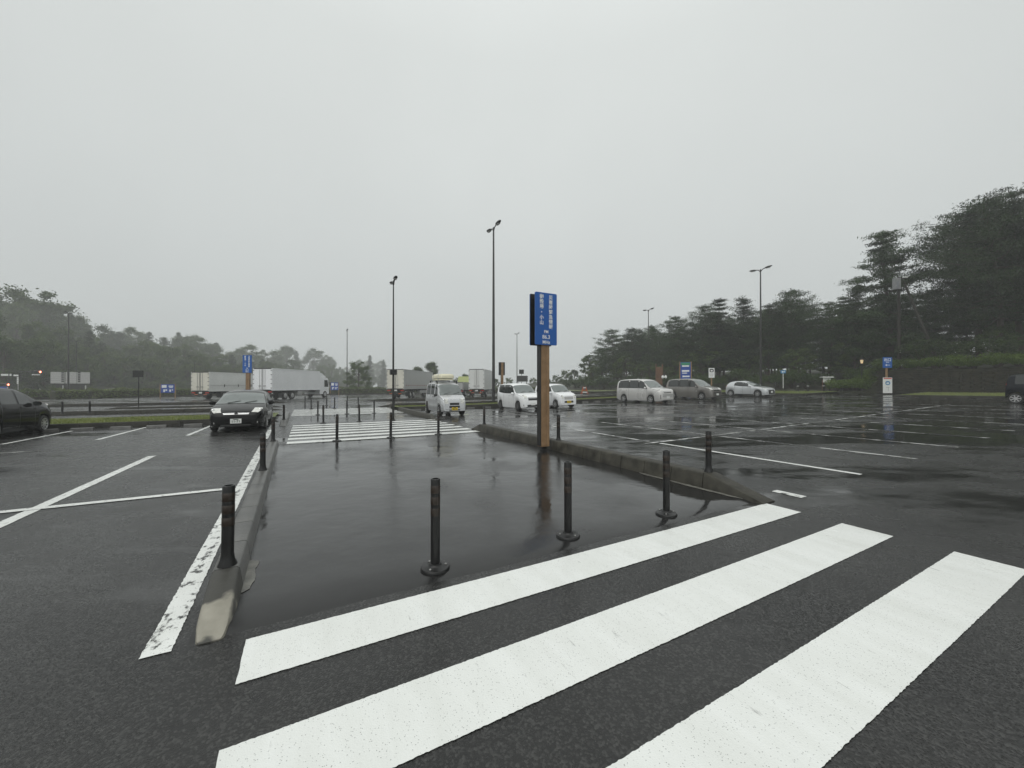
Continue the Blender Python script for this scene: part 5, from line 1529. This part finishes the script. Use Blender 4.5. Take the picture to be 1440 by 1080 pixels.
truck('box_truck', 'grey white box truck rear beside the tall lamp mast', (X(681.3, y1), y1), 9.0, 1.12, 4.25, 2.45, M_TRG, M_TRG, cab=.12, cab_m=M_TRW, axles=(2.2,), cabtop=2.9)
y1 = 62
truck('lime_truck', 'lime green truck cab peeking out behind the silver van roof', (X(652, y1), y1), 5.0, 1.0, 2.3, 2.3, M_TRGR, M_TRGR, cab=.1, cab_m=M_LIME, axles=(1.5,), cabtop=3.0, deflect=.35, guard=False)

# ------------------------------------------------------------------ wooded bank on the right, block wall
def bank_h(a, b):
    k = sstep(17.6, 15.8, a)                       # 1 where the wall holds the bank
    low = 0.2 + 1.6 * sstep(51, 60, b) + 0.05 * max(0, b - 60)
    hi = 2.15 + 0.10 * (b - 49)
    return (1 - k) * low + k * hi
aa = [-40 + 2.5 * i for i in range(60)]
bb = [49.2, 49.25, 50, 51, 52.5, 54, 56, 58, 61, 65, 70, 80, 95, 120]
V = []
for a in aa:
    for b in bb:
        x, y = W(a, b)
        V.append((x, y, g(x, y) + (bank_h(a, b) + rng.uniform(-.08, .08) if b > 49.22 else -.3)))
n = len(bb)
mb = MB(); mb.add(V, [(i * n + j, i * n + j + 1, (i + 1) * n + j + 1, (i + 1) * n + j)[::-1] for i in range(len(aa) - 1) for j in range(n - 1)])
struct(mb.build('bank', M_FLOOR, smooth=True, angle=80))

wall = thing('block_wall', 'dark mossy concrete block retaining wall below the azalea hedge', 'wall', W3(16.2, 49.0))
blk = MB().box((0, 0, 0), (.575, .30, .170), bev=.018).mesh('block', M_BLOCK)
blk2 = MB().box((0, 0, 0), (.295, .30, .185), bev=.012).mesh('block', M_BLOCK)
wr = random.Random(11)
near_blocks, far_mb = 0, MB()
MBrot = Matrix.Rotation(ANG_A, 3, 'Z')
for row in range(10):
    k = 0
    a = 16.2 - (0.15 if row % 2 else 0.0)
    if row % 2:
        pass
    while a > -24:
        a -= .6
        p = W3(a + .3, 49.0 + wr.uniform(-.03, .03), .12 + .10 + row * .19)
        px = 720 + FPX * p.x / max(p.y, .1)
        if px < 1460 and px > 0 and near_blocks < 295 and p.y > 5:
            near_blocks += 1
            o = link('block', blk, wall); o.location = p - wall.location; o.rotation_euler = (0, 0, ANG_A)
        else:
            far_mb.box(p - wall.location, (.575, .30, .170), M=MBrot)
if far_mb.v:
    o = far_mb.build('block_courses', M_BLOCK, wall); o['kind'] = 'stuff'
cop = MB()
a = 16.2
while a > -24:
    cop.box(W3(a - .5, 49.0, .12 + .10 + 10 * .19 - .045) - wall.location, (.995, .36, .10), M=MBrot); a -= 1.0
cop.build('coping', M_BLOCK, wall)
MB().box(W3(-4, 49.2, 1.0) - wall.location, (40.0, .12, 1.9), M=MBrot).build('backing', M_TRIM, wall)
MB().box(W3(-4, 48.93, .14) - wall.location, (40.3, .5, .16), M=MBrot).build('footing', M_KERBF, wall)

# ------------------------------------------------------------------ foliage
def cards(C, N_r, l, w, up=0.0):
    """quads centred on C (n,3) with random orientation"""
    n = len(C)
    d = N_r.normal(0, 1, (n, 3)); d[:, 2] *= (1 - up * .6); d /= np.linalg.norm(d, axis=1)[:, None] + 1e-9
    e = N_r.normal(0, 1, (n, 3)); e -= d * np.sum(e * d, 1)[:, None]; e /= np.linalg.norm(e, axis=1)[:, None] + 1e-9
    ln = (l * N_r.uniform(.6, 1.35, n))[:, None]; wd = (w * N_r.uniform(.6, 1.3, n))[:, None]
    d, e = d * ln / 2, e * wd / 2
    V = np.empty((n, 4, 3)); V[:, 0] = C - d; V[:, 1] = C + e * 1.0 - d * .1; V[:, 2] = C + d; V[:, 3] = C - e - d * .1
    return V.reshape(-1, 3)

def card_mesh(name, V, mat):
    me = bpy.data.meshes.new(name)
    n = len(V) // 4
    me.vertices.add(len(V)); me.vertices.foreach_set('co', V.astype(np.float32).ravel())
    me.loops.add(4 * n); me.loops.foreach_set('vertex_index', np.arange(4 * n, dtype=np.int32))
    me.polygons.add(n); me.polygons.foreach_set('loop_start', np.arange(0, 4 * n, 4, dtype=np.int32))
    me.materials.append(mat); me.update(calc_edges=True); me.validate()
    return me

def pine(seed, h, base, rad, shape, mat, ncards, l=.30, w=.062, flat=.24):
    """layered pine: returns (trunk mesh, crown mesh)"""
    r = np.random.default_rng(seed)
    wood = MB()
    lean = r.normal(0, .03, 2)
    def tp(z): return Vector((lean[0] * z + .25 * math.sin(z * .35 + seed), lean[1] * z + .2 * math.cos(z * .3 + seed) - .2, z))
    zs = np.linspace(-.8, h * .97, 9)
    wood.tube([tp(z) for z in zs], [max(.03, .016 * h * (1 - .9 * max(0, z) / h)) for z in zs], 8)
    pads = []
    z = base * h
    while z < h * .985:
        t = (z - base * h) / (h * (1 - base))
        if shape == 'cone': rr = rad * (1.0 - t) ** .75 * (.8 + .2 * min(1, t * 6)) + .35
        elif shape == 'umbrella': rr = rad * (.55 + .45 * math.sin(min(1, t * 1.25) * math.pi * .62)) * (1 - .75 * max(0, t - .7) / .3)
        else: rr = rad * (math.sin((.18 + .82 * t) * math.pi) ** .55) + .2
        nl = int(r.integers(4, 7))
        a0 = r.uniform(0, 6.28)
        for k in range(nl):
            az = a0 + 6.283 * k / nl + r.normal(0, .3)
            ln = rr * r.uniform(.55, 1.15)
            rise = r.normal(.10, .10) * ln + .05 * ln * (t - .3)
            p0 = tp(z); zz = z + r.normal(0, .15)
            ex = Vector((math.cos(az) * ln, math.sin(az) * ln, rise))
            sag = Vector((0, 0, -.10 * ln))
            p1 = p0 + ex * .5 + sag; p2 = p0 + ex
            wood.tube([p0, p1, p2], [.02 + .018 * ln, .016 + .008 * ln, .012], 4)
            for f_ in np.arange(.30, 1.05, .55 / max(ln, .8)):
                q = (p0.lerp(p1, f_ * 2) if f_ < .5 else p1.lerp(p2, f_ * 2 - 1)) + Vector((*r.normal(0, .16 * ln ** .5, 2), .08 + r.normal(0, .05)))
                pads.append((q.x, q.y, q.z, r.uniform(.42, .85) * (0.75 + .12 * ln)))
        z += h * .045 * r.uniform(.7, 1.3)
    pads.append((*tp(h * .97), .5)); pads.append((*(tp(h) + Vector((0, 0, .1))), .3))
    pads = np.array(pads)
    wts = pads[:, 3] ** 2; wts /= wts.sum()
    idx = r.choice(len(pads), ncards, p=wts)
    off = r.normal(0, .5, (ncards, 3)); off[:, 2] *= flat / .5 * 1.0
    C = pads[idx, :3] + off * pads[idx, 3][:, None]
    V = cards(C, r, l, w)
    return wood.mesh('trunk', M_BARK, smooth=True), card_mesh('crown', V, mat)

def broad(seed, h, base, rad, mat, ncards, l=.26, w=.17, nlobe=46, squash=1.0):
    r = np.random.default_rng(seed)
    wood = MB()
    def tp(z): return Vector((.2 * math.sin(z * .5 + seed), .2 * math.cos(z * .4 + seed), z))
    zs = np.linspace(-.6, h * .8, 6)
    wood.tube([tp(z) for z in zs], [max(.03, .026 * h * (1 - .9 * max(0, z) / h)) for z in zs], 8)
    lobes = []
    for k in range(nlobe):
        t = r.uniform(0, 1); z = h * (base + (1 - base) * t)
        rr = rad * (math.sin((.12 + .86 * t) * math.pi) ** .6) * r.uniform(.45, 1.0)
        az = r.uniform(0, 6.28)
        c = tp(min(z, h * .8)); q = Vector((c.x + rr * math.cos(az), c.y + rr * math.sin(az), z))
        lobes.append((q.x, q.y, q.z, r.uniform(.4, 1.0) * rad * .30))
        wood.tube([tp(max(.2 * h, z * .7)), q], [.05, .015], 4)
    lobes = np.array(lobes)
    wts = lobes[:, 3] ** 2; wts /= wts.sum()
    idx = r.choice(len(lobes), ncards, p=wts)
    off = r.normal(0, 1, (ncards, 3)); off /= np.linalg.norm(off, axis=1)[:, None]; off *= np.abs(r.normal(.55, .38, ncards))[:, None]; off[:, 2] *= .7 * squash
    C = lobes[idx, :3] + off * lobes[idx, 3][:, None]
    return wood.mesh('trunk', M_BARK, smooth=True), card_mesh('crown', cards(C, r, l, w), mat)

def shrub(seed, h, rad, mat, ncards, l=.14, w=.08):
    r = np.random.default_rng(seed)
    wood = MB()
    nl = 16; lobes = []
    for k in range(nl):
        az = r.uniform(0, 6.28); rr = rad * r.uniform(.1, .8); z = h * r.uniform(.35, .85)
        lobes.append((rr * math.cos(az), rr * math.sin(az), z, r.uniform(.28, .5) * rad))
        wood.tube([(0, 0, -.1), (rr * math.cos(az), rr * math.sin(az), z)], [.025, .008], 4)
    lobes = np.array(lobes)
    idx = r.integers(0, nl, ncards)
    off = r.normal(0, 1, (ncards, 3)); off /= np.linalg.norm(off, axis=1)[:, None]; off *= (r.uniform(.3, 1, ncards) ** .4)[:, None]; off[:, 2] *= .7
    C = lobes[idx, :3] + off * lobes[idx, 3][:, None]; C[:, 2] = np.maximum(C[:, 2], .03)
    return wood.mesh('stems', M_BARK), card_mesh('foliage', cards(C, r, l, w), mat)

def plant(name, meshes, parts, loc, rz, sc_, label, cat, group):
    t = thing(name, label, cat, loc, rz, group)
    t.scale = sc_ if hasattr(sc_, '__len__') else (sc_, sc_, sc_)
    for m_, nm in zip(meshes, parts): link(nm, m_, t)
    return t

# pines of the right bank
PIN = [pine(1, 15, .16, 3.9, 'cone', M_PINE, 44000, flat=.14), pine(2, 14, .24, 3.6, 'round', M_PINE, 33000), pine(3, 16, .24, 4.4, 'round', M_PINE, 42000),
       pine(4, 13, .15, 3.3, 'cone', M_PINE, 30000), pine(5, 15, .26, 4.0, 'round', M_PINE, 33000), pine(6, 17, .26, 5.4, 'umbrella', M_PINE, 50000)]
BRO = [broad(11, 9, .18, 3.0, M_LEAF, 9000), broad(12, 8, .12, 2.8, M_LEAF, 8000), broad(13, 10, .2, 3.2, M_LEAF, 9000)]
SHR = [shrub(21, 1.8, 1.3, M_SHRUB, 2600), shrub(22, 2.4, 1.5, M_SHRUB, 3000), shrub(23, 1.3, 1.2, M_AZAL, 2600, .12, .07)]
tr = random.Random(42)
def on_bank(a, b):
    x, y = W(a, b)
    return Vector((x, y, g(x, y) + bank_h(a, b) - .1))
lab_p = 'dark layered pine in the dense row along the right edge'
# front pines placed by the outline in the photograph: (column, b, top row, kind)
for px, b, top, k in ((1246, 57, 325, 0), (1440, 58, 262, 5), (1412, 56, 272, 4), (1378, 60, 288, 5), (1500, 57, 262, 2), (1205, 57, 405, 3), (1165, 58, 425, 1), (1118, 58, 405, 4),
                      (1085, 56, 428, 1), (1045, 57, 418, 3), (1010, 56, 421, 0), (985, 58, 430, 4), (950, 57, 445, 1), (918, 57, 460, 3), (892, 57, 460, 4), (866, 56, 464, 2), (845, 60, 490, 1)):
    # point on the line b with that column
    u = (px - 720) / FPX
    # x = a*Ax + b*Bx, y = a*Ay + b*By, x = u*y
    a = b * (BX.x - u * BX.y) / (u * AX.y - AX.x)
    p = on_bank(a, b)
    hgt = H + (543 - top) / FPX * p.y - p.z
    nat = (15, 14, 16, 13, 15, 17)[k]
    s = hgt / nat
    sx = max(.75, min(1.25, s)) * tr.uniform(.95, 1.1)
    if px == 1246: sx *= 1.12
    lb = {1246: 'tall conical layered pine standing clear above the utility pole', 1440: 'biggest spreading pine above the dark navy car', 866: 'flat topped pine at the far end of the row'}.get(px, lab_p)
    plant('pine_tree', PIN[k], ('trunk', 'crown'), p, tr.uniform(0, 6.28), (sx, sx, s), lb, 'tree', None if lb != lab_p else 'pines in the front of the right row')
for row, (b0, n_, hs) in enumerate(((63, 24, .80), (69, 24, .88), (78, 18, .95))):
    for k in range(n_):
        a = -28 + (98 if row < 2 else 96) * (k + tr.uniform(-.3, .3)) / n_
        p = on_bank(a, b0 + tr.uniform(-2, 2))
        q = tr.choice(range(6))
        s = hs * tr.uniform(.75, 1.0) * (1.1 if a < 5 else (.76 if a < 27 else .88))
        plant('pine_tree', PIN[q], ('trunk', 'crown'), p, tr.uniform(0, 6.28), s, 'dark pine standing deeper in the wood behind the front row', 'tree', 'pines deeper in the right wood')
for k in range(74):
    a = -28 + 98 * (k % 37 + tr.uniform(-.3, .3)) / 37
    if k < 37 and abs(a - 14.5) < 4.0: continue
    p = on_bank(a, (54 if k < 37 else 66) + tr.uniform(-1.5, 2.5))
    s = tr.uniform(.45, .8) * (1 if a > 20 else .75) * (1 if k < 37 else 1.15)
    plant('understorey_tree', tr.choice(BRO), ('trunk', 'crown'), p, tr.uniform(0, 6.28), (s, s, s * .85), 'low leafy tree growing under the pines on the right', 'tree', 'leafy trees under the pines')
for k in range(34):
    a = 17 + 56 * (k + tr.uniform(-.3, .3)) / 34
    p = on_bank(a, 52.3 + tr.uniform(-.6, 1.2))
    s = tr.uniform(.7, 1.25)
    plant('shrub', SHR[k % 2], ('stems', 'foliage'), p, tr.uniform(0, 6.28), s, 'dark green shrub along the rail fence under the pines', 'shrub', 'shrubs along the rail fence')
for k in range(30):
    a = 15.8 - 1.15 * k
    p = on_bank(a, 49.35 + tr.uniform(-.15, .35))
    s = tr.uniform(.75, 1.05)
    plant('azalea_bush', SHR[2], ('stems', 'foliage'), p, tr.uniform(0, 6.28), (s, s * 1.1, s * .95), 'bright green clipped bush on top of the block wall', 'shrub', 'bushes along the top of the block wall')
for k in range(9):
    p = on_bank(15.6 + .5 * k, 49.6 + .25 * (k % 4))
    plant('azalea_bush', SHR[2], ('stems', 'foliage'), p, tr.uniform(0, 6.28), tr.uniform(.8, 1.1), 'bright green bush spilling down beside the end of the block wall', 'shrub', 'bushes at the end of the block wall')
for k in range(16):
    a = 14 - 2.3 * k
    p = on_bank(a, 52.0 + tr.uniform(-.6, 1.2))
    plant('shrub', SHR[(k + 1) % 2], ('stems', 'foliage'), p, tr.uniform(0, 6.28), tr.uniform(.9, 1.3), 'dark shrub behind the bright bushes on the block wall', 'shrub', 'shrubs behind the wall bushes')

# ------------------------------------------------------------------ far wood on the left and middle
FAR_P = [pine(31, 17, .10, 3.4, 'cone', M_PINE2, 13000, .5, .13, .32), pine(32, 15, .16, 3.6, 'round', M_PINE2, 12000, .5, .13, .32), pine(33, 18, .12, 2.8, 'cone', M_PINE2, 12000, .5, .13, .32)]
FAR_B = [broad(41, 12, .08, 4.4, M_LEAF, 20000, .27, .18, 60), broad(42, 10, .06, 3.9, M_LEAF, 17000, .27, .18, 52), broad(43, 14, .1, 4.4, M_LEAF, 20000, .27, .18, 64)]
prof = [(-260, 400), (-60, 412), (0, 424), (30, 432), (52, 418), (80, 440), (96, 455), (126, 452), (150, 470), (200, 472), (250, 478), (300, 482), (340, 495), (400, 497), (430, 505), (455, 502), (490, 512), (515, 508), (545, 520), (580, 535)]
def top_at(px):
    for (x0, y0), (x1, y1) in zip(prof, prof[1:]):
        if x0 <= px <= x1: return y0 + (y1 - y0) * (px - x0) / (x1 - x0)
    return 535
def dist_at(px):
    return 76 + max(0, px) * .16 + (max(0, px - 360) * .55)
for k in range(46):
    px = -190 + 740 * (k + tr.uniform(-.35, .35)) / 46
    y = dist_at(px) * tr.uniform(1.5, 1.75)
    z_ = 7.0 * sstep(430, 120, px)
    hgt = H - z_ + (543 - top_at(px) + tr.uniform(-6, 14)) / FPX * y
    ms, nat = (tr.choice(list(zip(FAR_P, (17, 15, 18)))) if tr.random() < .4 else tr.choice(list(zip(FAR_B, (12, 10, 14)))))
    s = max(.35, hgt / nat); sx = s * tr.uniform(.85, 1.2)
    plant('misty_tree', ms, ('trunk', 'crown'), (X(px, y), y, z_ - .5), tr.uniform(0, 6.28), (sx, sx, s), 'pale misty tree high at the back of the wooded hillside', 'tree', 'trees of the left hillside, back')
lab_l = 'misty tree in the front of the wooded hillside beyond the hedge'
for k in range(66):
    px = -190 + 735 * (k + tr.uniform(-.35, .35)) / 66
    y = dist_at(px) * tr.uniform(1.02, 1.2)
    hgt = (H + (543 - top_at(px)) * tr.uniform(.5, .92) / FPX * y)
    q = tr.random()
    ms, nat = (tr.choice(list(zip(FAR_P, (17, 15, 18)))) if q < .32 else tr.choice(list(zip(FAR_B, (12, 10, 14)))))
    s = max(.35, hgt / nat); sx = max(.6, min(1.15, s)) * tr.uniform(.85, 1.1)
    plant('misty_tree', ms, ('trunk', 'crown'), (X(px, y), y, -.3), tr.uniform(0, 6.28), (sx, sx, s), lab_l, 'tree', 'trees of the left hillside, front')
for k in range(64):
    px = -190 + 720 * (k + tr.uniform(-.35, .35)) / 64
    y = dist_at(px) * tr.uniform(.93, 1.03)
    hgt = (H + (543 - top_at(px)) / FPX * y) * tr.uniform(.4, .75)
    ms, nat = tr.choice(list(zip(FAR_B, (12, 10, 14))))
    s = max(.28, hgt / nat); sx = max(.6, s) * tr.uniform(.9, 1.2)
    plant('misty_tree', ms, ('trunk', 'crown'), (X(px, y), y, -.3), tr.uniform(0, 6.28), (sx, sx, s), 'low leafy tree at the foot of the wooded hillside behind the hedge', 'tree', 'low trees of the left hillside')
for px, top, y, kind, lab in ((606, 511, 92, 'b', 'lone open crowned tree above the trailer and silver van'), (588, 517, 96, 'b', 'smaller tree left of the lone tree above the trailer'), (520, 500, 250, 'p', 'faint conifer in the mist beyond the trailer'), (540, 506, 260, 'p', 'faintest slim conifer in the mist above the trailer'),
                              (505, 508, 88, 'b', 'yellowish green small tree by the hedge right of the white truck'),
                              (655, 527, 110, 'b', 'low dark tree between the trucks'), (643, 531, 112, 'b', 'low bush tree left of the grey truck'), (697, 533, 120, 'b', 'low misty tree behind the tall lamp mast'), (716, 531, 118, 'b', 'low misty tree beside the dark back board'), (750, 531, 118, 'b', 'low misty tree behind the wide dark board'),
                              (770, 532, 118, 'b', 'low misty tree behind the timber post'), (783, 527, 108, 'b', 'rounded tree right of the timber post'), (797, 520, 106, 'b', 'biggest rounded tree between timber post and pines'), (808, 521, 107, 'b', 'rounded tree with a pale crown beside the pines'), (823, 527, 100, 'p', 'slim small conifer beside the pine row'), (832, 524, 100, 'b', 'leafy tree at the corner of the pine row')):
    p_ = Vector((X(px, y), y, g(X(px, y), y) - .1))
    hgt = H + (543 - top) / FPX * y - p_.z
    ms, nat = (FAR_P[2], 18) if kind == 'p' else tr.choice(list(zip(FAR_B[:2], (12, 10))))
    s = hgt / nat
    plant('misty_tree', ms, ('trunk', 'crown'), p_, tr.uniform(0, 6.28), (s * (1.0 if kind == 'b' else .8), s * 1.0, s), lab, 'tree', None)

# far side of the truck lot: hedges and verge
def hedge(p0, p1, w, h, label, seed, dens=260):
    r = np.random.default_rng(seed)
    q0, q1 = Vector(p0), Vector(p1); d = q1 - q0; Ln = d.length; an = math.atan2(d.y, d.x)
    t = thing('hedge', label, 'hedge', (q0.x, q0.y, g(q0.x, q0.y)), an)
    n = int(Ln * (w + 2 * h) * dens * .35)
    u = r.uniform(0, Ln, n); s = r.uniform(-h, w + h, n)
    y = np.clip(s, 0, w) - w / 2; z = np.where(s < 0, h + s, np.where(s > w, h - (s - w), h))
    bump = .12 * np.sin(u * 1.7 + seed) + .08 * np.sin(u * 4.1)
    C = np.stack([u, y, np.maximum(.05, z + bump * (z / h))], 1) + r.normal(0, .08, (n, 3))
    link('foliage', card_mesh('foliage', cards(C, r, .22, .13), M_HEDGE), t)
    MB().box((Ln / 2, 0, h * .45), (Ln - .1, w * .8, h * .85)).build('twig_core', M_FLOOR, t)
    return t
def hp(px, y): return (X(px, y), y)
hedge(hp(-60, 45), hp(70, 50), 1.4, 1.0, 'low hedge piece beside the road left of the direction board', 5)
hedge(hp(74, 49), hp(120, 52), 1.6, 1.1, 'clipped hedge below the big white direction board', 1)
hedge(hp(125, 52), hp(206, 58), 1.6, 1.15, 'clipped hedge behind the plain black board', 2)
hedge(hp(208, 58), hp(300, 65), 1.6, 1.15, 'clipped hedge behind the blue lot sign and box truck', 3)
hedge(hp(300, 65), hp(560, 86), 1.6, 1.25, 'long dark hedge running behind the white truck', 4, 180)
hedge(hp(560, 88), hp(836, 99), 1.6, 1.3, 'distant low hedge behind the trailers and white vans', 6, 120)
kerb_run('lot_kerb', AB(*hp(-60, 44)), AB(*hp(300, 64)), .3, .25, .22, M_KERBF, 2.5)
kerb_run('lot_kerb', AB(*hp(300, 64)), AB(*hp(835, 98)), .3, .25, .22, M_KERBF, 3.0)
# wooded ground under the left hillside
V, F = [], []
cols_ = list(range(-320, 600, 40)); dpt = [1.0, 1.25, 1.7, 2.6]
for c in cols_:
    for k, q in enumerate(dpt):
        y = (48 + max(0, c) * .075) * 1.16 * q
        V.append((X(c, y), y, .03 + (0, .4, 3.5, 7.5)[k] * (1 if c < 200 else (.5 if c < 360 else .1))))
n = len(dpt)
for i in range(len(cols_) - 1):
    for j in range(n - 1): F.append((i * n + j, (i + 1) * n + j, (i + 1) * n + j + 1, i * n + j + 1))
mb = MB(); mb.add(V, F); struct(mb.build('hillside', M_FLOOR, smooth=True, angle=80))

# ------------------------------------------------------------------ mist
mh, nt, b_, o_ = new_mat('mist_air')
nt.nodes.remove(b_)
pv = nt.nodes.new('ShaderNodeVolumePrincipled')
pv.inputs['Color'].default_value = (0.97, 0.985, 0.98, 1)
pv.inputs['Density'].default_value = 0.0015
pv.inputs['Anisotropy'].default_value = 0.0
nt.links.new(pv.outputs[0], o_.inputs['Volume'])
hz = MB().box((0, 230, 12.5), (860, 600, 27.0)).build('haze', mh)
tag(hz, 'thin grey mist hanging over the whole parking area', 'mist', kind='stuff')
